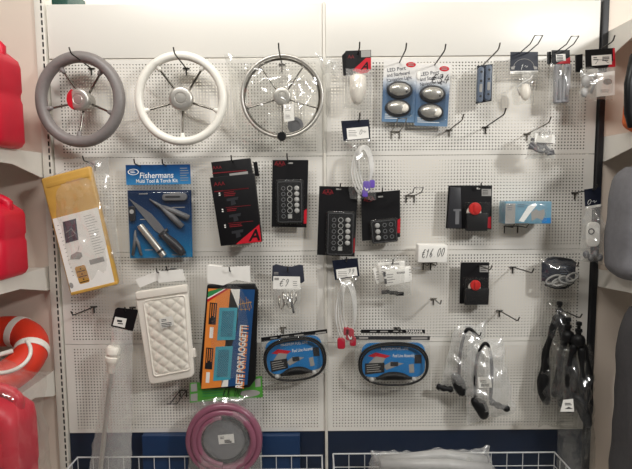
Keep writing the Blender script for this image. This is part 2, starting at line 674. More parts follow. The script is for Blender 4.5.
UPW = 0.034
bays = [('left', XL + UPW / 2 + .001, XM - 0.006, 0.030, 0.014), ('right', XM + 0.006, XR - 0.013, 0.016, 0.030)]
PH = (Z0 - Z1) / 4
rows = ['top', 'second', 'third', 'lowest']
where = {('left', 0): 'behind the three steering wheels', ('left', 1): 'behind the fishing tool kit card', ('left', 2): 'behind the white vent cover', ('left', 3): 'behind the hose coil packet',
         ('right', 0): 'behind the chrome light packs', ('right', 1): 'behind the wide red knob pack', ('right', 2): 'behind the small red knob pack', ('right', 3): 'behind the bagged black bulb hoses'}
for bname, bx0, bx1, ma, mb_ in bays:
    me = mesh_of('perforated_panel', perf_panel(bx1 - bx0, PH - 0.0022, ma, mb_, 0.008, PITCHH, 0.0025), 'board')
    for i in range(4):
        o = bpy.data.objects.new('perforated_panel', me)
        COL.objects.link(o)
        o.location = (bx0, 0, Z0 - (i + 1) * PH)
        o['label'] = '%s white perforated panel of the %s bay, %s' % (rows[i], bname, where[(bname, i)])
        o['category'] = 'panel'
        o['group'] = 'perforated panels'
    # plain header sheet
    v, f = wbox(bx0, bx1, -0.002, 0.014, Z0 + 0.002, ZT)
    world('header_panel', 'header', v, f, label='plain white header sheet above the %s' % ('steering wheels' if bname == 'left' else 'light packs and bagged hardware, right bay'), cat='panel', group='header panels', bevel=0.0015)
    # rear skin of the double sided rack
    me2 = mesh_of('rear_panel', perf_panel(bx1 - bx0, PH * 4, 0.006, 0.006, 0.004, PITCHH * 1.0, 0.0042), 'rear')
    o = bpy.data.objects.new('rear_panel', me2)
    COL.objects.link(o)
    o.location = (bx0, 0.062, Z1)
    o['label'] = 'rear perforated skin seen through the holes of the %s bay' % bname
    o['category'] = 'panel'
    o['group'] = 'rear panels'


def upright(x, w, z0, z1, m, label, slots, y0=-0.012, y1=0.05):
    t = wempty('slotted_upright', label, 'upright', Vector((x, 0, z0)), None)
    v, f = wbox(x - w / 2, x + w / 2, y0, y1, z0, z1)
    wpart('post', m, (v, f), t, bevel=0.002)
    if slots:
        parts = []
        z = z0 + 0.01
        while z < z1 - 0.03:
            parts.append(wbox(x + slots - 0.0028, x + slots + 0.0028, y0 - 0.0006, y0 + .001, z, z + 0.017))
            z += 0.025
        wpart('slot_strip', 'slot', join(*parts), t)
    return t


upright(XL - .004, UPW, 0.0, P(50, 0).z + .02, 'upright', 'white slotted upright left of the grey steering wheel', 0.009)
upright(XM, 0.011, 0.0, ZT + .004, 'upright', 'narrow white post between the two perforated bays', 0, y0=-0.006)
upright(XR + .002, 0.022, 0.0, P(600, 0).z + .03, 'blacksteel', 'black upright at the right edge of the perforated wall', 0, y0=-0.012)

# base of the rack under the perforated sheets
zdeck = P(316, 455, .03).z - .223
zb = 0.0
v, f = wbox(XL + UPW / 2, XM - .006, 0.004, 0.03, zb, Z1 - .004)
o = world('kick_board', 'navy', v, f, label='navy base board under the left perforated bay', cat='panel', group='base boards')
v, f = wbox(XM + .006, XR - .012, 0.004, 0.03, zb, Z1 - .004)
o = world('kick_board', 'navy', v, f, label='navy base board under the right perforated bay', cat='panel', group='base boards')
# blue cartons leaning against the base board (left bay)
a, b = P(144, 434).x, P(189, 434).x
v, f = wbox(a, b, -0.026, 0.003, zdeck, P(160, 432.5).z)
world('carton', 'navy2', v, f, label='flat blue carton leaning on the base board, left of the hose coil', cat='carton', bevel=0.002)
a, b = P(262, 434).x, P(300, 434).x
v, f = wbox(a, b, -0.026, 0.003, zdeck, P(160, 433.5).z)
world('carton', 'navy2', v, f, label='flat blue carton leaning on the base board, right of the hose coil', cat='carton', bevel=0.002)

for bn, xa, xb in (('left', XL + UPW / 2 + .003, XM - .008), ('right', XM + .008, XR - .012)):
    v, f = wbox(xa, xb, -.34, .003, 0, zdeck)
    world('base_deck', 'shelf', v, f, label='white base deck under the %s wire basket' % bn, cat='shelf', bevel=.003)

# wire baskets at the foot of the bays
def basket(u0, u1, vtop, label):
    x0, x1 = P(u0, vtop, .03).x, P(u1, vtop, .03).x
    zt = P(316, vtop, .03).z
    zbm = zdeck + .003
    y0, y1 = -0.034, -0.30
    t = wempty('wire_basket', label, 'basket', Vector(((x0 + x1) / 2, (y0 + y1) / 2, zbm)), 'wire baskets')
    L = t.location
    rim = MB()
    rr = [Vector((x0, y0, zt)), Vector((x1, y0, zt)), Vector((x1, y1, zt)), Vector((x0, y1, zt))]
    for i in range(4):
        rim.rawtube([rr[i] - L, rr[(i + 1) % 4] - L], 0.0028, 8)
    rim.build('rim', 'wire', t, smooth='auto')
    n = int((x1 - x0) / 0.058)
    for nm, ya, yb in (('back_grid', y0, y0), ('front_grid', y1, y1)):
        g = MB()
        for i in range(n + 1):
            x = x0 + (x1 - x0) * i / n
            g.rawtube([Vector((x, ya, zt)) - L, Vector((x, ya, zbm)) - L], 0.0016, 6)
        for k in range(1, 5):
            z = zt - k * .053
            g.rawtube([Vector((x0, ya, z)) - L, Vector((x1, ya, z)) - L], 0.0016, 6)
        g.build(nm, 'wire', t, smooth='auto')
    for xs in (x0, x1):
        g = MB()
        for i in range(1, 6):
            y = y0 + (y1 - y0) * i / 6
            g.rawtube([Vector((xs, y, zt)) - L, Vector((xs, y, zbm)) - L], 0.0016, 6)
        for k in range(1, 5):
            z = zt - k * .053
            g.rawtube([Vector((xs, y0, z)) - L, Vector((xs, y1, z)) - L], 0.0016, 6)
        g.build('side_grid', 'wire', t, smooth='auto')
    g = MB()
    for i in range(n + 1):
        x = x0 + (x1 - x0) * i / n
        g.rawtube([Vector((x, y0, zbm)) - L, Vector((x, y1, zbm)) - L], 0.0016, 6)
    for i in range(7):
        y = y0 + (y1 - y0) * i / 6
        g.rawtube([Vector((x0, y, zbm)) - L, Vector((x1, y, zbm)) - L], 0.0016, 6)
    g.build('floor_grid', 'wire', t, smooth='auto')
    return t


basket(78, 322, 455, 'white wire basket under the left bay, below the hose coil')
basket(333, 554, 453.5, 'white wire basket under the right bay, holding clear bagged goods')

# ------------------------------------------------------------------ neighbouring shelf bays
zA = [P(48, 154).z, P(56, 267).z, P(62, 371).z]
XLo = XL - UPW / 2 - .006
v, f = wbox(XLo - 1.0, XLo, 0.0, 0.02, 0.0, 2.6)
world('back_panel', 'bay', v, f, label='pale pinkish back panel of the bay holding the red cans', cat='panel')
XRo = XR + .014
v, f = wbox(XRo, XRo + 1.0, 0.0, 0.02, 0.0, 2.6)
world('back_panel', 'bay', v, f, label='beige back panel of the bay on the far right', cat='panel')


def shelf(side, z, label, depth=0.42, h0=0.085):
    xa, xb = (XLo - 1.0, XLo - .004) if side == 'l' else (XRo + .004, XRo + 1.0)
    t = wempty('metal_shelf', label, 'shelf', Vector(((xa + xb) / 2, -depth / 2, z)), 'white metal shelves')
    wpart('board', 'shelf', wbox(xa + .003, xb - .003, -depth, -0.001, z - 0.03, z), t, bevel=0.003)
    for xs, d in ((xb, -1), (xa, 1)):
        e = 0.004
        x0, x1 = sorted((xs, xs + d * e * -1)) if False else (xs - e / 2, xs + e / 2)
        prof = [(-0.001, z + .004), (-depth, z + .004), (-depth, z - .035), (-depth * .45, z - .045), (-0.02, z - h0), (-0.001, z - h0)]
        v = [(x0, y, zz) for y, zz in prof] + [(x1, y, zz) for y, zz in prof]
        n = len(prof)
        f = [list(range(n))[::-1], list(range(n, 2 * n))] + [[i, (i + 1) % n, n + (i + 1) % n, n + i] for i in range(n)]
        wpart('bracket', 'shelf', (v, f), t)
    return t


shelf('l', zA[0], 'white metal shelf under the upper red jerrycan')
shelf('l', zA[1], 'white metal shelf under the red jerrycan with black handle hole')
shelf('l', zA[2], 'white metal shelf under the orange life ring', depth=.31, h0=0.09)
zR = [P(602, 33).z, P(599, 138).z, P(596, 270).z]
shelf('r', zR[0], 'white metal shelf at the top right above the orange vest', h0=.09)
shelf('r', zR[1], 'white metal shelf under the orange vest', h0=.085)
shelf('r', zR[2], 'white metal shelf under the grey fabric bag', h0=.06)
zlow = 0.42
shelf('l', zlow, 'lowest white shelf under the red can in plastic', depth=.56)
shelf('r', zlow, 'lowest white shelf under the dark grey roll')

# ------------------------------------------------------------------ red goods on the left shelves
def place(name, label, cat, x, y, z, group=None, yaw=0):
    o = wempty(name, label, cat, Vector((x, y, z)), group)
    o.rotation_euler = (0, 0, R(yaw))
    return o


def jerrycan(label, x, y, z, w, d, h, shoulder, yaw=0, gap=False):
    """x,y,z = middle of the foot; handle arch on top; w along the shelf"""
    t = place('jerrycan', label, 'jerrycan', x, y, z, 'red jerrycans', yaw)
    # body: rounded box lofted through rings so waist and shoulders taper
    def rings(prof, nseg=8):
        mb = MB()
        rs = []
        for (zz, sx, sy, r, dx) in prof:
            pts = rrect(-sx / 2 + dx, -sy / 2, sx / 2 + dx, sy / 2, r, nseg)
            b = len(mb.v)
            mb.v.extend([Vector((px_, py_, zz)) for px_, py_ in pts])
            rs.append(list(range(b, b + len(pts))))
        for a, b in zip(rs, rs[1:]):
            n = len(a)
            for i in range(n):
                mb.f.append([a[i], a[(i + 1) % n], b[(i + 1) % n], b[i]])
        mb.f.append(rs[0][::-1])
        mb.f.append(rs[-1])
        return mb
    hb = h - shoulder
    prof = [(0, w * .86, d * .86, .02, 0), (0.006, w * .94, d * .94, .03, 0), (0.02, w, d, .035, 0), (hb * .52, w, d, .035, 0), (hb * .56, w * .975, d * .975, .035, 0),
            (hb * .62, w * .975, d * .975, .035, 0), (hb * .66, w, d, .035, 0), (hb * .93, w, d, .035, 0), (hb, w * .97, d * .96, .035, 0),
            (hb + shoulder * .35, w * .84, d * .8, .04, -w * .02), (hb + shoulder * .6, w * .6, d * .6, .04, -w * .06), (hb + shoulder * .68, w * .5, d * .5, .035, -w * .07)]
    body = rings(prof).build('body', 'red', t, smooth=True)
    # moulded panel ridge on the front face
    mb = MB()
    yy = -d / 2 - .001
    q = [Vector((px_, yy, pz_)) for px_, pz_ in rrect(-w * .36, hb * .1, w * .36, hb * .48, .03)]
    mb.rawtube(q, .005, 8, closed=True)
    mb.build('moulded_ridge', 'red', t, smooth=True)
    mb = MB()
    q = [Vector((px_, yy, pz_)) for px_, pz_ in rrect(-w * .36, hb * .7, w * .36, hb * .9, .025)]
    mb.rawtube(q, .004, 8, closed=True)
    mb.build('moulded_ridge', 'red', t, smooth=True)
    # carrying handle
    mb = MB()
    zt = h - .012
    q = [Vector((w * .40, 0, hb - .01)), Vector((w * .41, 0, hb + shoulder * .45)), Vector((w * .34, 0, zt - .012)), Vector((w * .22, 0, zt)), Vector((0, 0, zt)), Vector((-w * .1, 0, zt - .01)), Vector((-w * .16, 0, hb + shoulder * .5))]
    qs = []
    for i in range(len(q) - 1):
        for k in range(4):
            qs.append(q[i].lerp(q[i + 1], k / 4))
    qs.append(q[-1])
    mb.rawtube(qs, .017, 12)
    mb.build('handle', 'red', t, smooth=True)
    mb = MB()
    q = [Vector((-w * .33, 0, hb + shoulder * .2)), Vector((-w * .36, 0, hb + shoulder * .7)), Vector((-w * .37, 0, hb + shoulder * .95))]
    mb.rawtube(q, .024, 16, radii=[.022, .024, .024])
    mb.build('cap', 'black', t, smooth='auto')
    if gap:
        v, f = wbox(-w * .02, w * .33, -d * .30, d * .30, hb + shoulder * .1, hb + shoulder * .72)
        mb = MB()
        mb.v, mb.f = [Vector(p) for p in v], f
        mb.build('dark_gap_block', 'black', t, bevel=.008)  # black block put in as the dark inside of the handle opening
    return t


def at_right(u, v, y):
    return P(u, v, -y)


d1 = 0.24
q = P(27, 100, d1 - .085)
j1h = P(10, 36, d1).z - zA[0]
jerrycan('red jerrycan at upper left on the highest shelf', q.x - .15, -d1 + .0, zA[0] + .005, .30, .17, j1h, .07)
q = P(31, 240, d1 - .085)
j2h = P(10, 194, d1).z - zA[1]
jerrycan('red jerrycan with black-filled handle opening, on the middle left shelf', q.x - .12, -d1, zA[1] + .005, .24, .17, j2h, .06, gap=True)

# orange life ring lying tilted on the third shelf
q = P(-8, 354, .17)
t = place('life_ring', 'orange-red life ring with white straps, above the bagged red can', 'life ring', q.x, -.172, zA[2] + .116)
t.rotation_euler = (R(28), R(3), 0)
mb = MB()
N = 40
mb.rawtube([Vector((.125 * math.cos(2 * math.pi * i / N), .125 * math.sin(2 * math.pi * i / N), 0)) for i in range(N)], .055, 18, closed=True)
mb.build('ring', 'orange', t, smooth=True)
for a in (75, 14, -64, 160, 235):
    mb = MB()
    c = Vector((.125 * math.cos(R(a)), .125 * math.sin(R(a)), 0))
    e = Vector((math.cos(R(a)), math.sin(R(a)), 0))
    tg = Vector((-math.sin(R(a)), math.cos(R(a)), 0))
    n = 24
    rings = []
    for sgn in (-1, 1):
        for rad in (.0555, .0575):
            b = len(mb.v)
            for i in range(n):
                w_ = 2 * math.pi * i / n
                mb.v.append(c + tg * sgn * .013 + e * rad * math.cos(w_) + Vector((0, 0, rad * math.sin(w_))))
            rings.append(b)
    A, B, C, D_ = rings[0], rings[1], rings[3], rings[2]
    for p_, q_ in ((A, B), (B, C), (C, D_), (D_, A)):
        for i in range(n):
            k = (i + 1) % n
            mb.f.append([p_ + i, p_ + k, q_ + k, q_ + i])
    mb.build('strap_band', 'strap', t, smooth='auto')
mb = MB()
q = []
for i in range(33):
    a = R(-62 + 74 * i / 32)
    w_ = math.sin(math.pi * i / 32)
    rr = .125 + .045 * w_
    q.append(Vector((rr * math.cos(a), rr * math.sin(a), .058 - .012 * w_)))
mb.rawtube(q, .0065, 8)
mb.build('grab_rope', 'strap', t, smooth=True)
mb = MB()
mb.rawtube([Vector((.10, -.02, .056)), Vector((.06, -.05, .062)), Vector((.03, -.12, .060)), Vector((.05, -.16, .045))], .008, 8)
mb.build('grab_rope', 'strap', t, smooth=True)

# bagged red can lower left
d1 = .44
q = P(44, 430, d1 - .075)
hh = P(20, 386, d1).z - zlow
t = jerrycan('red jerrycan wrapped in crumpled clear plastic at lower left', q.x - .135, -d1, zlow + .005, .26, .15, hh, .08)
mb = MB()
NU, NV = 40, 36


def bagfn(i, j):
    a = 2 * math.pi * i / NU
    b = j / NV
    if b < .82:
        z = hh * b / .82
        k = 1.05
    else:
        z = hh + (b - .82) / .18 * .085
        k = 1.05 - .8 * ((b - .82) / .18) ** .6
    cx, cy = math.cos(a), math.sin(a)
    m_ = max(abs(cx), abs(cy)) ** .75
    x, y = cx / m_ * .138 * k, cy / m_ * .084 * k
    qn = Vector((x * 14, y * 14, z * 9))
    wr = .016 * (1 - 2 * abs(noise.noise(qn * 1.4))) + .02 * max(0, b - .75) * noise.noise(Vector((math.cos(a) * 5, math.sin(a) * 5, b * 3)))
    return Vector((x + cx * wr, y + cy * wr, z + .004))


for j in range(NV + 1):
    for i in range(NU):
        mb.v.append(bagfn(i, j))
for j in range(NV):
    for i in range(NU):
        k = (i + 1) % NU
        mb.f.append([j * NU + i, j * NU + k, (j + 1) * NU + k, (j + 1) * NU + i])
mb.build('plastic_bag', 'bagthin', t, smooth=True)

# ------------------------------------------------------------------ goods on the right shelves
def soft_block(name, m, parent, w, d, h, r=.04, seed=1, wr=.008, ox=0, oy=0, oz=0, top=.85):
    mb = MB()
    nu, nv = 44, 24
    for j in range(nv + 1):
        b = j / nv
        z = h * b
        k = 1 - .25 * max(0, (abs(2 * b - 1) - .75) / .25) ** 2
        k *= 1 + (top - 1) * b
        for i in range(nu):
            a = 2 * math.pi * i / nu
            c, s_ = math.cos(a), math.sin(a)
            m_ = (abs(c) ** 4 + abs(s_) ** 4) ** .25
            x, y = c / m_ * w / 2 * k, s_ / m_ * d / 2 * k
            n_ = wr * noise.noise(Vector((x * 12 + seed, y * 12, z * 10)))
            mb.v.append(Vector((ox + x + c * n_, oy + y + s_ * n_, oz + z)))
    for j in range(nv):
        for i in range(nu):
            k = (i + 1) % nu
            mb.f.append([j * nu + i, j * nu + k, (j + 1) * nu + k, (j + 1) * nu + i])
    mb.f.append(list(range(nu))[::-1])
    mb.f.append(list(range(nv * nu, nv * nu + nu)))
    return mb.build(name, m, parent, smooth='auto')


d1 = .2
q = P(612, 100, d1 - .04)
vh = P(614, 57, d1).z - zR[1]
t = place('life_vest', 'orange vest with black edging in a grey bag, far right shelf', 'life vest', q.x + .15, -d1, zR[1] + .004)
soft_block('foam_body', 'orangefab', t, .26, .10, vh * .97, seed=3, oy=-.0)
mb = MB()
hw = .145
mb.rawtube([Vector((-hw + .02, -.035, .01)), Vector((-hw, -.045, .05)), Vector((-hw - .004, -.045, vh * .6)), Vector((-hw + .012, -.04, vh * .95)), Vector((-hw + .06, -.03, vh)), Vector((0, -.03, vh))], .013, 10)
mb.build('edging', 'black', t, smooth=True)
mb = MB()
v, f = wbox(-.09, .09, -.062, -.052, vh * .12, vh * .5)
mb.v, mb.f = [Vector(p) for p in v], f
mb.build('pocket', 'fabric', t, bevel=.004)

d1 = .19
q = P(598, 230, d1 - .09)
vh = P(616, 168, d1).z - zR[2]
t = place('fabric_bag', 'grey fabric bag with black piping in clear film, on the right shelf', 'bag', q.x + .16, -d1, zR[2] + .004)
soft_block('fabric_body', 'fabric', t, .33, .18, vh, seed=5, wr=.012, top=.93)
mb = MB()
mb.rawtube([Vector((-.06 + .08 * math.sin(k_ / 12 * 2.2), -.088 - .006 * math.sin(k_ / 12 * 3.14), vh * (1 - k_ / 12) * .98 + .004)) for k_ in range(13)], .006, 8)
mb.build('piping', 'black', t, smooth=True)
mb = MB()
mb.rawtube([Vector((-.05, -.02, vh * .97)), Vector((-.04, -.03, vh + .03)), Vector((.02, -.03, vh + .04)), Vector((.06, -.02, vh * .97))], .006, 8)
mb.build('handle', 'black', t, smooth=True)

d1 = .22
q = P(607, 390, d1 - .09)
vh = P(616, 312, d1).z - zlow
t = place('fabric_roll', 'tall dark grey fabric roll at the lower right edge', 'roll', q.x + .1, -d1, zlow + .004)
soft_block('fabric_body', 'fabricdk', t, .20, .2, vh, seed=8, wr=.01, top=.9)
mb = MB()
mb.rawtube([Vector((-.083, -.03, vh * .93)), Vector((-.088, -.06, vh * .99)), Vector((-.05, -.08, vh + .012)), Vector((.02, -.06, vh + .012))], .014, 10)
mb.build('strap', 'black', t, smooth=True)
# green carton standing on the back side of the rack, just above the header sheet
q0, q1 = P(53, 3, -.3), P(73, 3, -.3)
zc = P(60, 2, -.3).z
o = world('shelf_board', 'shelf', *wbox(XL, XR, .1, .5, ZT - .05, ZT - .03), label='white board on the rear of the rack behind the header sheets', cat='shelf')
v, f = wbox(q0.x, q1.x, .25, .42, ZT - .03, ZT + .16)
world('carton', 'greenbox', v, f, label='dark green carton peeking above the left header sheet', cat='carton', bevel=.003)
q = P(119, 2, -.3)
mb = MB()
mb.rawtube([Vector((-.03, 0, .10)), Vector((-.018, 0, .03)), Vector((.0, 0, 0.008)), Vector((.03, -.004, 0.006)), Vector((.05, 0, .006))], .006, 8)
o = mb.build('cable_end', 'black', smooth=True)
o.location = (q.x, .3, ZT - .03)
o['label'] = 'black cable end peeking above the header sheet over the wheels'
o['category'] = 'cable'

# ------------------------------------------------------------------ steering wheels
def wheel(label, u, v, D, rx, tube, rim_m, rot, yaw, tilt=0, hub_r=9, thin=False, ry=None):
    t = T('steering_wheel', label, 'steering wheel', u, v, D, 0, None, yaw, tilt)
    s = t.s
    ry = ry or rx
    N = 72
    mb = t.mb()
    Rr = rx - tube
    Ry = ry - tube
    mb.tube([(Rr * math.cos(2 * math.pi * i / N), Ry * math.sin(2 * math.pi * i / N), 0) for i in range(N)], tube * s, 18, closed=True)
    mb.build('rim', rim_m, t, smooth=True)
    if thin:
        mb = t.mb()
        mb.tube([((Rr - 2.6) * math.cos(2 * math.pi * i / N), (Ry - 2.6) * math.sin(2 * math.pi * i / N), -.012) for i in range(N)], tube * s * .75, 14, closed=True)
        mb.build('inner_ring', 'spoke', t, smooth=True)
    mb = t.mb()
    hb = hub_r
    mb.lathe(0, 0, [(-.052, hb * .5), (-.05, hb * .78), (-.02, hb * .82), (-.018, hb * .95), (-.004, hb * .96)], n=40)
    mb.build('hub', 'satin', t, smooth='auto')
    mb = t.mb()
    mb.lathe(0, 0, [(-.006, hb * .9), (.002, hb * 1.0), (.008, hb * .99), (.0125, hb * .9), (.014, hb * .78), (.0142, hb * .5), (.0128, hb * .46), (.0128, hb * .42), (.0145, hb * .38), (.0152, hb * .1)], n=48)
    cap = mb.build('hub_cap', 'satin', t, smooth='auto')
    for k in range(5):
        a = R(rot + 72 * k)
        sp = t.mb()
        c, n = math.cos(a), math.sin(a)
        r0, r1 = hb * .85, Rr - (1 if not thin else 2)
        pts = []
        for i in range(9):
            w_ = i / 8
            rr = r0 + (r1 - r0) * w_
            off = -.022 * (1 - w_) ** 1.2 - .002
            pts.append((rr * c, rr * n * (Ry / Rr), off))
        sp.tube(pts, (1.15 if not thin else .8) * s, 10)
        so = sp.build('spoke', 'spoke', t, smooth=True)
        if not thin:
            cp = t.mb()
            pts = []
            for i in range(5):
                rr = r1 - tube * 1.7 + i / 4 * tube * 1.5
                pts.append((rr * c, rr * n * (Ry / Rr), -.003))
            cp.tube(pts, .008, 12, radii=[.0055, .0075, .009, .0105, .012])
            cp.build('spoke_socket', rim_m, so, smooth=True)
    return t


t = wheel('grey leather-rimmed steering wheel with a red reflection painted on the hub, far left', 80, 99.7, .075, 47.5, 5.8, 'greyrim', 95, -6, ry=47.8, hub_r=11)
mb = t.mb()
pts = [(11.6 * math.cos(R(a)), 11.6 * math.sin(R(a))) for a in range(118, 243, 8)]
mb.poly(pts, -.008, .0158)  # half-moon: reflection of the red cans put in as solid colour
mb.build('painted_red_reflection', 'redlogo', t, label='red half-moon reflection painted on the left of the hub')
t = wheel('white-rimmed steering wheel with round steel hub, second from left', 181.3, 98.7, .075, 46.3, 4.3, 'whiterim', 90, 3, ry=46.8, hub_r=12)
t = wheel('bare steel steering wheel in a clear bag with black knob', 282.2, 96.5, .075, 42.2, 1.7, 'satin', 90, 2, hub_r=9, thin=True, ry=42)
mb = t.mb()
mb.lathe(-.8, 40.5, [(.004, 2.5), (.012, 3), (.014, 4.4), (.03, 4.6), (.036, 3.6)], n=24)
mb.build('knob', 'black', t, smooth='auto')
mb = t.mb(); mb.poly([(1, 8.6), (11.5, 8), (12, 24.5), (2, 26)], .018, .0186)
tg = mb.build('price_tag', 'paper', t)
mb = t.mb(); mb.lines(3, 11, 7, 1.6, 3, .0187, .6, 3); mb.lines(3, 19, 7, 1.4, 3, .0187, .5, 4)
mb.build('print', 'papergrey', tg)
mb = t.mb(); mb.ring(13, 28, 5.2, 8.3, -.03, -.024); mb.disc(13, 28, 5.4, -.031, -.029)
mb.build('spacer_disc', 'midgrey', t, smooth='auto', label='dull purple-grey disc loose in the bag')
mb = t.mb()
mb.bag([(-58, -44), (50, -42), (46, 56), (-44, 54)], -.045, .075, 11, .010, 44, 1.2)
mb.build('plastic_bag', 'bagthin', t, smooth=True)
mb = t.mb()
mb.bag([(36, -42), (60, -36), (58, -18), (40, -24)], -.01, .012, 12, .010, 16, 1.5)
mb.build('bag_neck', 'bag', t, smooth=True)

hook('dark peg hook holding the grey steering wheel', 84, 63, .06, .165)
hook('dark peg hook holding the white steering wheel', 182, 63, .06, .165)
hook('dark peg hook holding the bagged steel steering wheel', 281, 60, .05, .165)

# ------------------------------------------------------------------ top row, right bay
# horn insert: black header, red slash, white body in a bag
t = T('horn_pack', 'clear bag with white round part under black header with red slash', 'pack', 358, 51, .05, 1)
mb = t.mb(); mb.poly(t.pxs([(342, 55), (346, 50.5), (353, 50.5), (353, 74), (343.5, 75)]), -.012, -.010); mb.build('rear_header', 'blackcard', t)
mb = t.mb(); mb.poly(t.pxs([(345.5, 51), (371, 50), (371, 69), (346, 71)]), 0, .002); hd = mb.build('header_card', 'blackcard', t)
mb = t.mb(); mb.poly(t.pxs([(352.5, 70.5), (366, 58), (371, 58), (371, 69.2), (367, 73), (361, 74)]), .002, .0026); mb.build('red_slash', 'redlogo', hd)
mb = t.mb(); mb.text('A', *t.px(364.5, 66.5), 11, .003, 0, bold=.2, shear=.35); mb.build('lettering', 'blackcard', hd)
mb = t.mb(); mb.poly(t.pxs([(361, 50.7), (370.5, 50.3), (370.5, 57), (361, 57.5)]), .002, .0026); mb.build('white_label', 'papergrey', hd)
mb = t.mb(); mb.text('AA', *t.px(351, 57), 5, .0022); mb.build('logo', 'dkred', hd)
mb = t.mb(); mb.lo = .022
x, y = t.px(357.5, 76)
mb.lathe(x, y, [(0, 4), (1, 7), (3, 8.2), (14, 8.6), (18, 8), (23, 6.5), (27, 5), (29, 3)], 'Y', 28); mb.build('white_housing', 'whiteplastic', t, smooth='auto')
mb = t.mb(); mb.bag(t.pxs([(346, 69), (371, 69), (371.5, 110), (344, 109)]), .003, .042, 21, .007, 28, .8); mb.build('plastic_bag', 'bag', t, smooth=True)


def led_pack(label, u, v, roll, price=False):
    t = T('light_pack', label, 'light pack', u, v, .03, roll, 'carded navigation lights')
    mb = t.mb(); mb.rbox(-17, -2, 17, 60, 1.2, 0, .0015); cd_ = mb.build('card', 'led', t)
    mb = t.mb()
    mb.text('LED Port', -13.5, 9, 5, .0016, -9, 'LEFT', 1.0, .06)
    mb.text('and Starboard', -13.5, 14, 5, .0016, -9, 'LEFT', .82, .06)
    mb.text('Navigation Light', -13.5, 19, 5, .0016, -9, 'LEFT', .78, .06)
    mb.build('lettering', 'denim', cd_)
    mb = t.mb(); mb.disc(10.5, 2.5, 5, .0015, .0021, 24, 2.6); mb.build('red_oval', 'redlogo', cd_)
    mb = t.mb(); mb.lines(7.5, 1.4, 6, 1.4, 2, .0022, .6, 2); mb.build('oval_print', 'papergrey', cd_)
    mb = t.mb(); mb.lines(-14, 52, 26, 2, 3, .0016, .6, 7); mb.build('print', 'white', cd_)
    for k, (yy, dx) in enumerate(((28, 0), (46, -1))):
        mb = t.mb(); mb.dome(dx, yy, 13.2, 9.0, .0015, .013, 36, 6, 2.4); lt = mb.build('navigation_light', 'dkgrey', t, smooth=True)
        mb = t.mb(); mb.dome(dx, yy - .3, 11.0, 6.8, .006, .020, 36, 8, 2.2); mb.build('chrome_shell', 'silver', lt, smooth=True)
        mb = t.mb()
        if k == 0:
            mb.dome(dx - 3.5, yy, 5, 4.2, .014, .014, 24, 6, 3)
        else:
            mb.dome(dx + 5.5, yy + .5, 5, 4.6, .012, .013, 24, 6, 3)
        mb.build('lens', 'whiteplastic' if k else 'blister', lt, smooth=True)
        mb = t.mb(); mb.dome(dx + (6 if k == 0 else -5), yy + (2 if k == 0 else 0), 1.6, 1.4, .019, .004, 12, 3); mb.build('screw', 'dkgrey', lt, smooth=True)
    mb = t.mb(); mb.rbox(-15, 18.5, 15, 56, 5, .0015, .0275, 6); mb.build('blister', 'blister', t, bevel=.004)
    return t


t = led_pack('card with two chrome oval lights, left of the price-scribbled twin', 400.6, 62, 2)
t = led_pack('card with two pale oval lights and a scribbled price', 434, 66, 2.5, True)
hand(t, 'E34', 8, 12.5, 19, 9, .0032, r=.0013)
mb = t.mb(); mb.ball(-15, 10, .004, 2, 4.5, .002); mb.build('hang_tab', 'paper', t, smooth=True)
hook('dark peg hook through the left chrome light card', 399.4, 62.5, .03, .17)
hook('dark peg hook through the price-scribbled light card', 434.5, 65, .03, .185)
hook('dark peg hook through the black header with red slash', 358, 54, .05, .12)

# twin bar pack in blue
t = T('bar_pack', 'slim blister pack of blue-grey bars hanging at top of right bay', 'pack', 484.5, 64, .05, 1)
mb = t.mb(); mb.poly(t.pxs([(477, 66), (492.6, 64), (491.5, 101), (475.6, 104)]), 0, .0015); mb.build('card', 'navycard', t)
for k, (u0, v0) in enumerate(((479.2, 68), (487, 66))):
    mb = t.mb(); x, y = t.px(u0, v0)
    mb.rbox(x - 2.6, y, x + 3.6, y + 35, 2.8, .0015, .02, 6); b_ = mb.build('plastic_bar', 'slate', t, bevel=.003)
    for dy in (5, 14, 29):
        mb = t.mb(); mb.disc(x + .6, y + dy, 1.2, .0195, .0206, 14); mb.build('hole', 'ink', b_)
    mb = t.mb(); mb.rbox(x - .8, y + 17, x + 2, y + 25, .8, .0195, .0212); mb.build('pale_inset', 'papergrey', b_)
mb = t.mb(); mb.rbox(*t.px(475.5, 64.5), *t.px(493, 104.5), 2, .0, .025); mb.build('blister', 'blister', t)
hook('steel peg hook through the blue-grey bar pack', 485.5, 62.5, .05, .19, m='hookl')

# bulb in bag, navy header with scribble
t = T('bulb_pack', 'clear bag with white bulb under navy header with white arc', 'pack', 524, 54, .05, 0)
mb = t.mb(); mb.poly(t.pxs([(510.3, 52), (537.8, 52), (538, 70.6), (510, 71)]), 0, .0016); hd = mb.build('header_card', 'navycard', t)
mb = t.mb(); mb.tube([(x_, y_, .0018) for x_, y_, _ in arc(0, 14, 10.5, 9, 190, 350, 24)], .0009, 6); mb.build('arc_print', 'papergrey', hd)
mb = t.mb(); mb.poly(t.pxs([(511, 67), (515, 66), (514, 69.5), (511, 69.5)]), .0016, .002); mb.poly(t.pxs([(533, 66), (537, 67), (537, 69.5), (534, 69.5)]), .0016, .002); mb.build('corner_print', 'papergrey', hd)
hand(t, '1s', 0.5, 13, 8, 5, .003, 'white', .0008)
mb = t.mb(); mb.poly(t.pxs([(510, 71), (538, 70.6), (538, 73.5), (510, 74)]), 0, .001); mb.build('white_strip', 'paper', t)
mb = t.mb(); mb.ball(*t.px(523.5, 93), .018, 5.2, 8.5, .012); mb.build('white_bulb', 'whiteplastic', t, smooth=True)
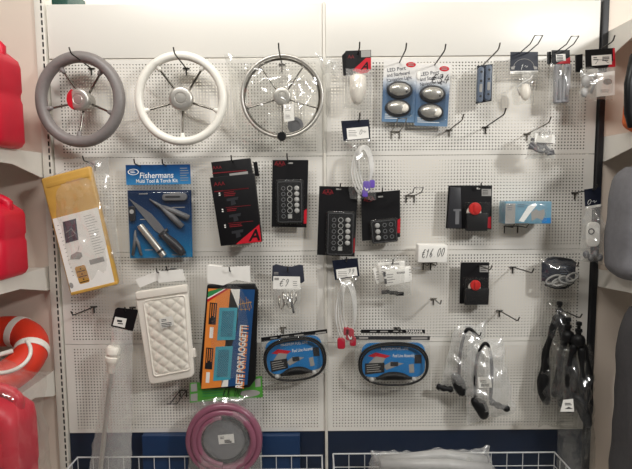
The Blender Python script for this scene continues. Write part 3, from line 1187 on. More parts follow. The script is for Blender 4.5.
mb = t.mb(); mb.tube([(*t.px(519, 96), .01), (*t.px(515, 88), .016), (*t.px(520, 84), .02), (*t.px(528, 80), .018), (*t.px(531, 76), .014)], .0022, 8); mb.build('cord', 'cablewhite', t, smooth=True)
mb = t.mb(); mb.bag(t.pxs([(511, 72), (537.5, 72), (534, 104), (513, 104)]), .001, .036, 31, .006, 24, .8); mb.build('plastic_bag', 'bagthin', t, smooth=True)
hook('dark loop hook above the bagged white bulb', 523.5, 53, .05, .17, True, w=.026)

# two long grey bars
t = T('bar_pack', 'clear bag with two long grey bars under black-red header', 'pack', 559, 52, .055, 1)
mb = t.mb(); mb.poly(t.pxs([(548, 51.5), (552, 51), (552, 63.5), (548, 63.5)]), -.008, -.006); mb.build('rear_header', 'blackcard', t)
mb = t.mb(); mb.poly(t.pxs([(551.5, 50.3), (569.5, 50), (570, 64), (551.5, 64.5)]), 0, .0016); hd = mb.build('header_card', 'blackcard', t)
mb = t.mb(); mb.poly(t.pxs([(556, 63.9), (570, 57), (570, 63.6)]), .0016, .0021); mb.build('red_corner', 'redlogo', hd)
mb = t.mb(); mb.poly(t.pxs([(555.5, 54.5), (565, 54), (565.5, 61), (556, 61.5)]), .0022, .0027); wl = mb.build('white_label', 'paper', hd)
mb = t.mb(); mb.lines(*t.px(556.5, 55.5), 7, 1.5, 4, .0027, .7, 5); mb.build('print', 'ink', wl)
for u0, v0, a in ((557, 66, 2), (564.5, 65.5, -2)):
    mb = t.mb(); x, y = t.px(u0, v0)
    mb.poly([(x - 3.2 - a * .6, y), (x + 3.2 - a * .6, y), (x + 3.6 + a * .2, y + 38), (x - 3.6 + a * .2, y + 38)], .002, .024)
    b_ = mb.build('grey_bar', 'bargrey', t, bevel=.005)
    mb = t.mb(); mb.box(x - 1.2, y + 3, x + 1.2, y + 35, .022, .0262); mb.build('rib', 'midgrey', b_, bevel=.001)
mb = t.mb(); mb.bag(t.pxs([(550, 64), (571, 64), (569, 106), (549, 105)]), .001, .036, 41, .004, 22, .6); mb.build('plastic_bag', 'bag', t, smooth=True)
hook('dark loop hook above the two long grey bars', 559.5, 52, .055, .16, True, w=.024)

# white parts bag with white label
t = T('hardware_pack', 'clear bag of white parts under black-red header, rightmost of top row', 'pack', 600, 50, .07, 0)
mb = t.mb(); mb.poly(t.pxs([(578, 54), (584.5, 53), (584.5, 71), (578.3, 71)]), -.02, -.012); mb.build('rear_header', 'blackcard', t)
mb = t.mb(); mb.poly(t.pxs([(585, 50), (614.5, 48), (615, 67), (585.5, 69.5)]), 0, .0016); hd = mb.build('header_card', 'blackcard', t)
mb = t.mb(); mb.poly(t.pxs([(607, 67.6), (615, 58), (615, 67)]), .0016, .0021); mb.poly(t.pxs([(612.5, 48.3), (614.5, 48.2), (614.9, 60), (612.8, 60)]), .0016, .002); mb.build('red_corner', 'redlogo', hd)
mb = t.mb(); mb.poly(t.pxs([(591, 56), (611, 54.5), (611.5, 64.5), (591.5, 66)]), .0022, .0028); wl = mb.build('white_label', 'paper', hd)
mb = t.mb(); mb.lines(*t.px(602, 57), 7.5, 1.6, 3, .0029, .8, 6); mb.lines(*t.px(593, 57.5), 5, 2, 2, .0029, .8, 8); mb.tube([(*t.px(595, 64), .003), (*t.px(598, 60), .003), (*t.px(603, 60), .003), (*t.px(608, 63), .003)], .0007, 5); mb.build('print', 'ink', wl)
mb = t.mb(); mb.poly(t.pxs([(594, 75), (611, 72), (611, 96), (593, 98)]), .02, .022); wp = mb.build('leaflet', 'paper', t)
mb = t.mb(); mb.disc(*t.px(604, 83), 4.5, .022, .0224, 18, 3); mb.lines(*t.px(597, 91), 11, 1.8, 2, .0222, .6, 9); mb.build('print', 'papergrey', wp)
mb = t.mb(); mb.ball(*t.px(585, 82), .012, 5, 7, .012); mb.ball(*t.px(583, 93), .01, 3.5, 5, .01); mb.tube([(*t.px(588, 76), .012), (*t.px(592, 84), .02), (*t.px(589, 94), .012)], .005, 10); mb.build('white_fitting', 'ltgrey', t, smooth=True)
mb = t.mb(); mb.bag(t.pxs([(580, 69), (615, 67), (613, 101), (579, 100)]), .001, .034, 51, .009, 30, 1); mb.build('plastic_bag', 'bag', t, smooth=True)
hook('dark peg hook through the rightmost top-row header', 601, 49, .07, .15)

# small bag of grey hooks with scribbled price
t = T('hardware_pack', 'small clear bag of grey bits with scribbled price, below the top row', 'pack', 538, 130, .09, 2)
rr = random.Random(4)
mb = t.mb()
for i in range(16):
    x, y = t.px(rr.uniform(530, 549), rr.uniform(140, 156))
    mb.tube([(x - 4, y - 2, .012 + .004 * (i % 3)), (x, y + rr.uniform(-3, 3), .02), (x + 4, y + rr.uniform(-2, 3), .012 + .004 * (i % 2))], .0055, 8)
mb.build('grey_fitting', 'midgrey', t, smooth=True)
mb = t.mb(); mb.poly(t.pxs([(532, 134), (551, 136), (551.5, 144), (531, 143)]), .028, .0285); mb.build('white_label', 'paper', t)
hand(t, 'E40', *t.px(541, 134), 12, 4.5, .031, 'ink', .0008)
mb = t.mb(); mb.bag(t.pxs([(532, 127), (550, 130), (553.5, 158), (525, 160)]), .0, .036, 61, .011, 26, 1.2); mb.build('plastic_bag', 'bagmilky', t, smooth=True)
hook('peg hook through the small bag of grey bits', 537.5, 128.5, .09, .19, m='hookl', tilt=6)

# ------------------------------------------------------------------ empty hooks
hook('empty twin hook with cross bar below the left chrome light card', 396, 130.5, .02, .15, True, m='hookl', w=.03)
hook('empty zinc hook below the price-scribbled light card', 450.5, 129, .02, .18, m='hookl')
hook('empty heavy dark hook below the blue-grey bar pack', 487, 126, .02, .2, tilt=6)
hook('empty loop hook right of the small switch panel pack', 411, 195, .02, .16, True, m='hook', w=.03)
hook('empty hook left of the dark blue blister pack', 514.5, 267.5, .02, .185, m='hook', tilt=2)
hook('short empty hook right of the bag of white packets', 434.5, 299.5, .02, .12, m='hookl', tilt=2)
hook('empty hook between the small red knob pack and the black caps', 501, 311.5, .02, .19, tilt=2)
hook('empty hook under the yellow packet at the far left', 92, 307.5, .02, .18, tilt=3)
hook('empty loop hook right of the long steel tube', 182, 392, .02, .17, True, m='hook', tilt=2)

# ------------------------------------------------------------------ second row
# folded yellow vinyl in a bag
t = T('vinyl_packet', 'folded yellow vinyl packet with white leaflet in clear bag, hanging askew', 'packet', 92, 163, .07, -14.3)
A, B, C, D_ = t.pxs([(43.8, 178.8), (92.8, 166), (120.7, 282.8), (73.6, 294)])
mb = t.mb()
mb.poly([A, B, C, D_], .0, .026)
fv = mb.build('folded_vinyl', 'yellow', t, bevel=.009)
mb = t.mb(); mb.poly(t.pxs([(50, 184), (92, 173), (93, 177), (51, 188)]), .026, .0275); mb.build('fold', 'yellow', fv, bevel=.0006)
mb = t.mb(); mb.poly(t.pxs([(74, 291), (120, 280), (120.7, 282.8), (75, 294)]), .02, .029); mb.build('fold', 'yellow', fv, bevel=.002)
mb = t.mb(); mb.poly(t.pxs([(56.5, 218.5), (101, 207), (117.5, 281), (75, 292)]), .0262, .0272); lf = mb.build('leaflet', 'paper', t)
mb = t.mb(); mb.poly(t.pxs([(66.5, 221.5), (79.5, 218), (82, 239), (69.5, 242.5)]), .0272, .0278); ph = mb.build('photo_print', 'purpleprint', lf)
mb = t.mb(); mb.tube([(*t.px(70, 232), .0279), (*t.px(75, 228), .0279), (*t.px(79, 233), .0279)], .0014, 6); mb.tube([(*t.px(72, 237), .0279), (*t.px(78, 234), .0279)], .001, 6); mb.build('pale_print', 'papergrey', ph)
mb = t.mb(); x, y = t.px(79.5, 254); mb.poly([(x - 7, y + 3), (x - 5, y - 1), (x + 2, y - 3), (x + 6, y - 1), (x + 6, y + 3), (x + 2, y + 5)], .0272, .0277); mb.tube([(x + 3, y - 3, .0277), (x + 6, y - 8, .0277)], .0008, 5); mb.build('pump_print', 'papergrey', lf)
mb = t.mb(); x, y = t.px(86.5, 274); mb.rbox(x - 6, y - 10, x + 5, y + 8, 2, .0272, .0277); g = mb.build('locker_print', 'gold', lf)
mb = t.mb()
for k in range(3):
    mb.box(x - 5, y - 5 + k * 5.5, x + 4, y - 4.2 + k * 5.5, .0277, .028); mb.disc(x - .5, y - 7 + k * 5.5, .8, .0277, .028, 10)
mb.build('print', 'ink', g)
mb = t.mb(); x, y = t.px(75, 284); mb.disc(x, y, 2, .0272, .0277, 14, 3); mb.build('print', 'papergrey', lf)
mb = t.mb(); x, y = t.px(93, 261); mb.poly([(x, y - 2), (x + 15, y - 2), (x + 15, y + 3), (x, y + 3)], .0272, .0277); mb.build('grey_block', 'papergrey', lf)
mb = t.mb(); x, y = t.px(87, 216); mb.lines(x, y, 12, 2.6, 16, .0272, .5, 14); x, y = t.px(61, 225); mb.lines(x, y, 2, 4, 14, .0272, .6, 15); mb.build('print', 'papergrey', lf)
mb = t.mb(); mb.bag(t.pxs([(42, 178), (108, 157), (123, 284), (73, 297)]), -.002, .040, 71, .010, 40, .9); mb.build('plastic_bag', 'bag', t, smooth=True)
hook('dark peg hook holding the yellow vinyl packet', 88, 162, .06, .1)

# fishing multi tool kit
t = T('tool_kit', 'blue carded fishing knife, torch and multi tool kit', 'tool kit', 158, 165, .035, -.6)
mb = t.mb(); mb.poly(t.pxs([(125.7, 165), (190.3, 164.4), (191, 184), (126.5, 185)]), 0, .0016); tb = mb.build('header_band', 'fishtop', t)
mb = t.mb(); mb.poly(t.pxs([(126.5, 185), (191, 184), (191.3, 191), (127, 191)]), 0, .0008); mb.build('clear_strip', 'bag', t)
mb = t.mb(); mb.poly(t.pxs([(127.6, 190.5), (191.3, 190), (192.6, 257), (130.4, 258.3)]), 0, .0018); cd_ = mb.build('card', 'fish', t)
mb = t.mb(); x, y = t.px(156.5, 175.5); mb.text('Fishermans', x, y, 8, .0018, 0, 'CENTER', .95, .08, .12); x, y = t.px(157, 181); mb.text('Multi Tool & Torch Kit', x, y, 5.2, .0018, 0, 'CENTER', .86, .05)
mb.build('lettering', 'white', tb)
mb = t.mb(); x, y = t.px(133.5, 172); mb.ring(x, y, 4.6, 5.6, .0018, .0022, 28, .55); mb.lines(x - 3, y - 1.2, 6, 1.6, 2, .0018, .6, 3); mb.build('oval_emblem', 'white', tb)
mb = t.mb(); x, y = t.px(180, 168); mb.lines(x, y, 9, 2.4, 6, .0017, .6, 17); mb.build('print', 'papergrey', tb)
kn = t.mb()
bl = t.pxs([(129.5, 198.5), (140, 205.5), (152, 214), (161.5, 225), (166, 231), (162, 235), (155, 230), (146, 219), (136, 207)])
kn.poly(bl, .003, .0055)
knb = kn.build('knife_blade', 'midgrey', t)
mb = t.mb(); mb.tube([(*t.px(163, 232), .008), (*t.px(167, 237), .009), (*t.px(174, 243), .010), (*t.px(181, 250), .010), (*t.px(184.5, 254), .009)], .01, 12, radii=[.012, .0145, .018, .0165, .011]); mb.build('knife_handle', 'dkgrey', t, smooth=True)
mb = t.mb(); mb.tube([(*t.px(160, 236), .008), (*t.px(168, 229), .008)], .006, 10); mb.build('knife_guard', 'dkgrey', t, smooth=True)
mb = t.mb(); mb.tube([(*t.px(141, 225), .011), (*t.px(142, 226.6), .011), (*t.px(164, 254.2), .011), (*t.px(165, 255.5), .011)], .0105, 18, radii=[.011, .0125, .0125, .011]); tr = mb.build('torch', 'satin', t, smooth='auto')
mb = t.mb(); mb.tube([(*t.px(160.6, 250), .0115), (*t.px(162, 251.8), .0115)], .0132, 18); mb.build('torch_ring', 'dkgrey', tr, smooth='auto')
mb = t.mb()
mb.tube([(*t.px(160, 205), .007), (*t.px(171, 215), .009), (*t.px(183, 226.5), .009)], .008, 10, radii=[.005, .011, .0105])
mb.tube([(*t.px(162, 206), .007), (*t.px(172, 210), .008), (*t.px(189.5, 217.5), .008)], .008, 10, radii=[.005, .010, .0100])
mb.tube([(*t.px(150, 199), .006), (*t.px(156, 203), .007), (*t.px(163, 207), .007)], .004, 8, radii=[.0015, .005, .006])
mb.build('multi_tool', 'midgrey', t, smooth=True)
mb = t.mb(); x, y = t.px(175.5, 197); mb.rbox(x - 12.5, y - 3.6, x + 12.5, y + 3.6, 3.4, .003, .016, 6); pk = mb.build('pocket_knife', 'midgrey', t, bevel=.003)
mb = t.mb(); mb.rbox(x - 9, y - 1.2, x + 6, y + .6, .8, .0155, .0168, 4); mb.build('blade_groove', 'dkgrey', pk)
mb = t.mb(); mb.rbox(*t.px(129.5, 206), *t.px(136.5, 221), 2.5, .003, .013, 6); cp = mb.build('compass', 'dkgrey', t, bevel=.002)
mb = t.mb(); mb.disc(*t.px(133, 211.5), 2.2, .0125, .0138, 16); mb.build('dial', 'ltgrey', cp)
mb = t.mb()
mb.tube([(*t.px(136, 230), .006), (*t.px(136, 238), .008), (*t.px(133.5, 255), .007)], .006, 8, radii=[.003, .006, .0055])
mb.tube([(*t.px(135, 234), .006), (*t.px(139, 243), .008), (*t.px(142, 255), .007)], .006, 8, radii=[.004, .006, .005])
mb.build('mini_pliers', 'midgrey', t, smooth=True)
mb = t.mb()
for (u, v, w_) in ((139, 193.5, 9), (170, 192.5, 10), (172, 207, 13), (140, 219, 6), (145, 249.5, 8), (172, 254.5, 14)):
    x, y = t.px(u, v); mb.box(x, y, x + w_, y + .8, .0018, .0022)
mb.build('print', 'papergrey', cd_)
mb = t.mb(); mb.poly(t.pxs([(128.5, 192), (190.5, 191), (191.8, 256.3), (131, 257.3)]), .0002, .026); mb.build('blister', 'blister', t, bevel=.006)
hook('dark peg hook at the left of the blue kit header', 140.5, 166, .035, .1)
hook('dark peg hook at the right of the blue kit header', 166, 165.5, .035, .08)

# two black boxed packs
t = T('black_carton', 'black carton with dark red print hanging behind the slanted one', 'carton', 234, 160, .03, -4.5, 'black cartons')
mb = t.mb(); mb.poly(t.pxs([(213, 162.7), (251, 158.6), (262, 238), (224, 243)]), 0, .035); bx = mb.build('box', 'blackcard', t, bevel=.0015)
mb = t.mb(); x, y = t.px(219, 168); mb.text('AAA', x, y, 4.5, .0351); x, y = t.px(222, 172.5); mb.box(x - 8, y, x + 26, y + .9, .035, .0354); mb.build('red_print', 'dkred', bx)
mb = t.mb(); mb.poly(t.pxs([(231, 174), (249, 171.5), (249.5, 175), (231.5, 177.5)]), .035, .0355); mb.build('price_strip', 'papergrey', bx)
mb = t.mb(); mb.poly(t.pxs([(253, 162), (257, 161.8), (259, 176), (255, 176)]), -.01, -.004); mb.build('hang_tab', 'blackcard', t)
t = T('black_carton', 'slanted black carton with red corner letter, in front of the other black carton', 'carton', 234, 176, .075, -5.2, 'black cartons')
K = t.pxs([(211.5, 177.8), (255, 173.5), (262.8, 241), (222.3, 245.2)])
mb = t.mb(); mb.poly(K, 0, .03); bx = mb.build('box', 'blackcard', t, bevel=.0015)
mb = t.mb(); x, y = t.px(221, 184); mb.text('AAA', x, y, 5.5, .0301); x, y = t.px(218, 191); mb.box(x - 2, y, x + 32, y + .8, .03, .0304)
for k, (u, v) in enumerate(((221.5, 193.5), (224.5, 210), (227, 225.5))):
    x, y = t.px(u, v); mb.lines(x + 4, y - 1, 14, 1.7, 2 if k else 3, .03, .8, k + 3); mb.box(x + 3, y - 2.6, x + 28, y - 2.2, .03, .0304)
mb.build('red_print', 'dkred', bx)
for (u, v) in ((221, 193.5), (224, 209.5), (226.5, 225)):
    mb = t.mb(); x, y = t.px(u, v); mb.box(x - .7, y - 1, x + .8, y + .2, .03, .0304); mb.box(x - .7, y + 1, x + .8, y + 2.2, .03, .0304); mb.build('white_print', 'paper', bx)
for (u, v) in ((234, 199), (236.5, 215), (239, 231)):
    mb = t.mb(); x, y = t.px(u, v); mb.poly([(x - 6, y - 1), (x + 6, y - 2), (x + 5, y + 1), (x + 2, y + 1), (x + 3, y + 5), (x - 2, y + 6), (x - 2, y + 1.5), (x - 6, y + 1.5)], .03, .0304); mb.build('diagram_print', 'dkgrey', bx)
mb = t.mb(); mb.poly(t.pxs([(237, 243.4), (260.2, 223.8), (262.4, 240.7)]), .03, .0305); rc = mb.build('red_corner', 'redlogo', bx)
mb = t.mb(); x, y = t.px(255, 235); mb.text('A', x, y, 16, .0306, 0, 'CENTER', 1, .35, .25); mb.build('letter', 'blackcard', rc)
hook('dark peg hook holding the black cartons', 233, 161.5, .06, .1)


def switch_pack(label, c, panel, rows, cols, D, tops, kind=0, tag=True):
    """black card with a blister over a switch panel; c and panel are photo corners"""
    u = (c[0][0] + c[1][0]) / 2
    v = c[0][1] + 1
    t = T('switch_panel_pack', label, 'switch panel', u, v, D, math.degrees(math.atan2(c[1][1] - c[0][1], c[1][0] - c[0][0])), 'switch panel packs')
    mb = t.mb(); mb.poly(t.pxs(c), 0, .0016); cd_ = mb.build('card', 'blackcard', t)
    mb = t.mb(); x, y = t.px(*tops); mb.text('AAA', x, y, 5.5, .0018, 0, 'CENTER', 1, .06); mb.ring(x, y, 4.2, 4.7, .0016, .002, 24, .6); mb.build('red_print', 'dkred', cd_)
    (u0, v0), (u1, v1) = panel
    x0, y0 = t.px(u0, v0)
    x1, y1 = t.px(u1, v1)
    mb = t.mb(); mb.rbox(x0, y0, x1, y1, 2, .0016, .014, 5); pn = mb.build('switch_panel', 'black', t, bevel=.002)
    mb = t.mb()
    q = rrect(x0 + 1, y0 + 1, x1 - 1, y1 - 1, 1.5, 4)
    mb.tube([(a, b, .014) for a, b in q], .0006, 5, closed=True); mb.build('panel_border', 'midgrey', pn, smooth=True)
    w = x1 - x0
    h = y1 - y0
    for j in range(rows):
        yy = y0 + h * (.1 + .8 * (j + .35) / rows) + (h * .03)
        for i in range(cols):
            if kind == 0:
                xx = x0 + w * (.25, .5, .77)[i]
            else:
                xx = x0 + w * (.25, .53, .78)[i]
            style = i if kind == 0 else (2 if i == 0 else 0)
            if style == 0:
                mb = t.mb(); mb.ring(xx, yy, 1.5, 2.1, .0138, .0152, 16); mb.build('icon_socket', 'midgrey', pn, smooth='auto')
            elif style == 1:
                mb = t.mb()
                if j == rows - 1:
                    mb.box(xx - 1.8, yy - 2, xx + 1.8, yy + 2, .0138, .0142)
                    mb.tube([(xx - 2, yy - 2, .0145), (xx + 2, yy - 2, .0145), (xx + 2, yy + 2, .0145), (xx - 2, yy + 2, .0145)], .0006, 5, closed=True)
                else:
                    mb.ring(xx, yy, 2.1, 2.6, .0138, .0158, 20)
                mb.build('ring_socket', 'ltgrey', pn, smooth='auto')
            else:
                if kind == 0 and j == rows - 1:
                    continue
                mb = t.mb(); mb.lathe(xx, yy, [(.0138, 2.6), (.017, 2.5), (.02, 1.8), (.021, .6)], n=16); mb.build('toggle_boot', 'ltgrey' if True else 'chrome', pn, smooth='auto')
    mb = t.mb(); mb.rbox(x0 - 1.4, y0 - 1.6, x1 + 1.4, y1 + 1.2, 3, .0016, .024, 5); mb.build('blister', 'blister', t, bevel=.004)
    e = c[2]
    mb = t.mb(); mb.poly(t.pxs([(e[0] - 2.5, e[1] - 17), (e[0] + .4, e[1] - 19), (e[0], e[1] - 4), (e[0] - 3, e[1] - 4)]), .0016, .002); mb.build('red_stripe', 'redlogo', cd_)
    mb = t.mb(); x, y = t.px(u, v + 2); mb.rbox(x - 2.6, y - .6, x + 2.6, y + .9, .7, .0015, .0019); mb.build('hang_slot', 'papergrey', cd_)
    return t


switch_pack('black six-row switch panel pack below the steel wheel', [(272.5, 160), (308.4, 160), (306.6, 227.6), (271.6, 226.8)], [(277, 181), (303, 222.5)], 6, 3, .035, (280, 163.5))
switch_pack('black six-row switch panel pack left of the small panel pack', [(319.3, 186), (357.9, 187), (354.5, 256.6), (317, 254.8)], [(327.5, 212), (353, 255)], 6, 3, .05, (328, 192))
switch_pack('short black three-row switch panel pack under the purple-tipped cable', [(361, 193.5), (400, 190), (400, 237), (362, 241)], [(370, 221), (397.5, 241)], 3, 3, .04, (369, 199), 1)
hook('dark peg hook through the switch pack below the steel wheel', 288.5, 162, .035, .13)
hook('dark peg hook through the switch pack at the middle post', 340, 188.5, .05, .08)
hook('dark peg hook through the small switch panel pack', 381, 193, .04, .08, w=.02)


# cable bags
def cable_pack(label, u, v, hdr, lab, loop, blob, blob_m, D=.06, price=None, seed=1):
    t = T('cable_pack', label, 'cable', u, v, D, 0, 'bagged white cables')
    mb = t.mb(); mb.poly(t.pxs(hdr), 0, .002); hd = mb.build('header_card', 'navycard', t)
    mb = t.mb(); mb.poly(t.pxs(lab), .002, .0026); wl = mb.build('white_label', 'paper', hd)
    mb = t.mb(); x, y = t.px(*lab[0]); mb.lines(x + 2, y + 2, 10, 1.7, 4, .0026, .6, seed); mb.build('print', 'papergrey', wl)
    if price:
        hand(t, price, *t.px(lab[1][0] - 5, (lab[1][1] + lab[2][1]) / 2), 7, 5, .003, parent=wl, r=.0007)
    cx, cy, rx, ry = loop
    mb = t.mb()
    rr = random.Random(seed)
    for k in range(4):
        pts = []
        for i in range(61):
            a = 2 * math.pi * i / 60 + 1.57
            e = 1 - .16 * k
            dx = rr.uniform(-.02, .02)
            # tear-drop coil: strands cross near the foot
            X = cx + (rx * (e) * math.cos(a) * (1 - .45 * max(0, math.sin(a)) ** 2)) + (k - 1.5) * .8 + math.sin(a) * (k - 1.5) * 1.2
            Y = cy + ry * (1 - .05 * k) * math.sin(a)
            x, y = t.px(X, Y)
            pts.append((x, y, .010 + .003 * k + .003 * math.sin(3 * a + k)))
        mb.tube(pts, .0031, 8)
    mb.build('white_cable', 'cablewhite', t, smooth=True)
    for k, (bu, bv, r_) in enumerate(blob):
        mb = t.mb(); x, y = t.px(bu, bv); mb.rbox(x - r_ * .7, y - r_, x + r_ * .7, y + r_, r_ * .4, .008, .022, 4); mb.build('plug', blob_m, t, bevel=.002)
    l, r_ = cx - rx - 3, cx + rx + 3
    mb = t.mb(); mb.bag(t.pxs([(hdr[3][0] + 1, hdr[3][1] - 1), (hdr[2][0] - 1, hdr[2][1] - 1), (r_, cy + ry + 6), (l, cy + ry + 5)]), .001, .032, seed + 80, .006, 28, .7); mb.build('plastic_bag', 'bagthin', t, smooth=True)
    return t


cable_pack('bagged coil of white cable with purple plugs, navy header', 356, 121, [(341, 121), (369, 119.5), (370.5, 139), (343.5, 141)], [(346.5, 128.5), (368, 126.5), (369, 138), (347.5, 140)], (363, 170, 10.5, 24),
           [(366, 186, 5), (371.5, 184, 4), (364.5, 193, 4)], 'purple', .065, '0s', 3)
cable_pack('bagged coil of white cable with dark red plugs, navy header', 346, 260, [(332, 260.5), (357.5, 258), (359.5, 276), (335, 280)], [(336, 269.5), (356.5, 267), (357.5, 275.5), (337, 278.5)], (347, 311, 10, 31),
           [(349.5, 333, 6), (352.5, 340, 4.5), (341, 342, 5.5), (346, 330, 4)], 'crimson', .055, '99', 5)
hook('dark peg hook through the header of the purple-plug cable', 358.5, 121, .065, .12)
hook('dark peg hook through the header of the red-plug cable', 346, 261, .055, .09)


# red kill-switch packs
def kill_pack(label, c, blist, knob, D, lab, blockside=None, roll=0):
    t = T('kill_switch_pack', label, 'red knob switch', (c[0][0] + c[1][0]) / 2, c[0][1] + 1, D, roll, 'red knob packs')
    mb = t.mb(); mb.poly(t.pxs(c), 0, .0018); cd_ = mb.build('card', 'blackcard', t)
    mb = t.mb(); mb.poly(t.pxs(lab), .0018, .0024); wl = mb.build('grey_label', 'papergrey', cd_)
    mb = t.mb(); x, y = t.px(lab[0][0] + 1, lab[0][1] + 1); mb.lines(x, y, 6, 1.8, 3, .0024, .6, 5); mb.build('print', 'ink', wl)
    x0, y0 = t.px(*blist[0]); x1, y1 = t.px(*blist[1])
    ku, kv, kr = knob
    x, y = t.px(ku - 2, kv)
    mb = t.mb(); mb.poly([(x0, y + kr * .7), (x1, y + kr * .7), (x1 - .5, y1), (x0 + .3, y1)], .0018, .022); mb.build('insert_box', 'blackcard', t, bevel=.002)
    mb = t.mb(); mb.lathe(x, y + kr * .62, [(.004, kr * 1.08), (.016, kr * 1.14), (.018, kr * .95)], n=30); mb.build('white_ring', 'whiteplastic', t, smooth='auto')
    mb = t.mb(); mb.lathe(x, y, [(.012, kr * .7), (.018, kr * .75), (.019, kr * .95), (.026, kr * 1.0), (.029, kr * .9), (.03, kr * .6)], n=30); kb = mb.build('red_knob', 'redknob', t, smooth='auto')
    mb = t.mb(); mb.box(x - kr * .25, y - kr * .7, x + kr * .25, y + kr * .6, .029, .0335); mb.build('grip', 'redknob', kb, bevel=.001)
    mb = t.mb(); mb.rbox(x0 - .5, y0, x1 + .5, y1 + .5, 1.5, .0018, .036, 4); mb.build('blister', 'blister', t, bevel=.003)
    e = c[2]
    mb = t.mb(); mb.poly(t.pxs([(e[0] - 5, e[1] - 2), (e[0] - 4, e[1] - 12), (e[0] - .4, e[1] - 13), (e[0] - .4, e[1] - 1)]), .0018, .0022); mb.build('red_stripe', 'redlogo', cd_)
    return t


t = kill_pack('wide black pack with red knob, upper of the two red knob packs', [(448.4, 185.5), (492, 185.5), (491.2, 229.5), (445.6, 228.3)], [(465, 202), (486, 230.5)], (474.8, 208.5, 6.3), .04, [(481.5, 189), (491, 189), (491, 196), (481.5, 196)])
mb = t.mb(); mb.poly(t.pxs([(449.5, 187), (460, 187.5), (461, 228), (446.5, 228)]), .0018, .012); sp = mb.build('side_blister', 'dkgrey', t, bevel=.002)
mb = t.mb(); mb.box(*t.px(452.5, 209), *t.px(460, 211), .012, .0135); mb.box(*t.px(454.5, 211), *t.px(458, 224), .012, .0135); mb.build('lanyard_clip', 'midgrey', sp)
mb = t.mb(); x, y = t.px(478.5, 188.3); mb.rbox(x - 2, y - .8, x + 1.5, y + 1, .6, .0018, .0022); mb.build('hang_slot', 'paper', t)
kill_pack('narrow black pack with red knob, lower of the two red knob packs', [(460.5, 262.3), (489, 262.3), (488, 304.5), (459.3, 303.5)], [(463.5, 277), (487, 303.5)], (475.3, 284, 5.2), .035, [(479.5, 265.5), (488, 265.5), (488, 272), (479.5, 272)])
hook('dark peg hook through the upper red knob pack', 478.5, 188, .04, .07)
hook('twin hook through the lower red knob pack', 479, 265.5, .035, .17, m='hookl', tilt=2)

# light blue carton with a clear front
t = T('fitting_carton', 'light blue carton with printed white fitting, standing on twin hook', 'carton', 526, 229, .09, .3)
x0, y0 = t.px(505.5, 201.5); x1, y1 = t.px(551, 223.8)
mb = t.mb(); mb.box(x0, y0, x1, y1, -.06, 0); bx = mb.build('box', 'ltblue', t, bevel=.002)
mb = t.mb(); mb.poly([(x0 + .2, y0 + 2), (x0 + 10, y0 + 2), (x0 + 10, y1 - .4), (x0 + .2, y1 - .2)], 0, 0.0006); mb.build('grey_end_print', 'papergrey', bx)
mb = t.mb(); X, Y = t.px(533, 212)
mb.poly([(X - 14, Y + 9), (X - 5, Y - 6), (X + 2, Y - 9), (X + 3, Y - 6), (X - 2, Y), (X - 9, Y + 10)], 0, 0.0007)
mb.build('fitting_print', 'white', bx)
mb = t.mb()
mb.poly([(X - 2, Y), (X + 3, Y - 3), (X + 6, Y - 1), (X + 11, Y - 3), (X + 12, Y + 2), (X + 10, Y + 8), (X + 4, Y + 6), (X - 1, Y + 9)], 0, 0.0007); mb.build('body_print', 'papergrey', bx)
mb = t.mb(); mb.lines(x0 + 2, y0 + 3.5, 6, 2.2, 3, 0.0007, .6, 3); mb.lines(x0 + 12, y0 + 3, 9, 2, 2, 0.0001, .6, 9); mb.build('print', 'slate', bx)
mb = t.mb(); mb.box(x1 - 9, y1 - 6, x1 - .3, y1 - .5, 0, 0.0006); mb.build('blue_corner', 'blue', bx)
mb = t.mb(); X, Y = t.px(500, 200); mb.bag([(X, Y), (x1 + 1, y0 - 1.2), (x1 + 1, y1 + .8), (X + 1, y1 + .8)], -.062, .07, 92, .004, 24, .4, 8); mb.build('plastic_bag', 'bagthin', t, smooth=True)
hook('dark twin hook under the light blue carton', 514, 226.5, .03, .10, True, w=.05, tilt=1)

# price card box
t = T('price_box', 'small white box with handwritten euro price on twin hook', 'box', 432.5, 262, .08, 1)
x0, y0 = t.px(418.5, 244.8); x1, y1 = t.px(447, 262.8)
mb = t.mb(); mb.box(x0, y0, x1, y1, -.05, 0); bx = mb.build('box', 'paper', t, bevel=.002)
hand(t, 'E16.00', (x0 + x1) / 2 + 1, (y0 + y1) / 2 - 1, 23, 8.5, .0008, rot=-5, r=.0010)
hook('dark twin hook under the priced white box', 428.5, 264, .03, .1, True, w=.028, tilt=1)

# dark blue blister with grey loops
t = T('fastener_pack', 'dark blue pack of grey loops hanging on a hook below the blue carton', 'pack', 560, 259, .05, 1)
mb = t.mb()
top = [(541.5, 263), (547, 258.5), (553, 257), (562, 258), (571, 259.5), (576, 263)]
mb.poly(t.pxs(top + [(574, 284), (541.5, 281)]), 0, .0016); cd_ = mb.build('card', 'navycard', t)
mb = t.mb(); mb.tube([(*t.px(u, v), .003) for u, v in top], .0028, 8); mb.build('dark_edge', 'dkgrey', cd_, smooth=True)
mb = t.mb(); x, y = t.px(560, 266); mb.lines(x, y, 11, 2.4, 5, .0017, .6, 4); mb.build('print', 'slate', cd_)
mb = t.mb()
for k, (u, v, a, rx) in enumerate(((552, 279, -25, 8), (558, 281, -15, 8), (563, 279, 10, 7), (569, 276, -30, 6))):
    x, y = t.px(u, v); c, n = math.cos(R(a)), math.sin(R(a))
    mb.tube([(x + rx * math.cos(w_) * c - 3.2 * math.sin(w_) * n, y + rx * math.cos(w_) * n + 3.2 * math.sin(w_) * c, .012 + .004 * k + .003 * math.sin(w_)) for w_ in [2 * math.pi * i / 24 for i in range(24)]], .004, 8, closed=True)
mb.build('grey_loop', 'loopgrey', t, smooth=True)
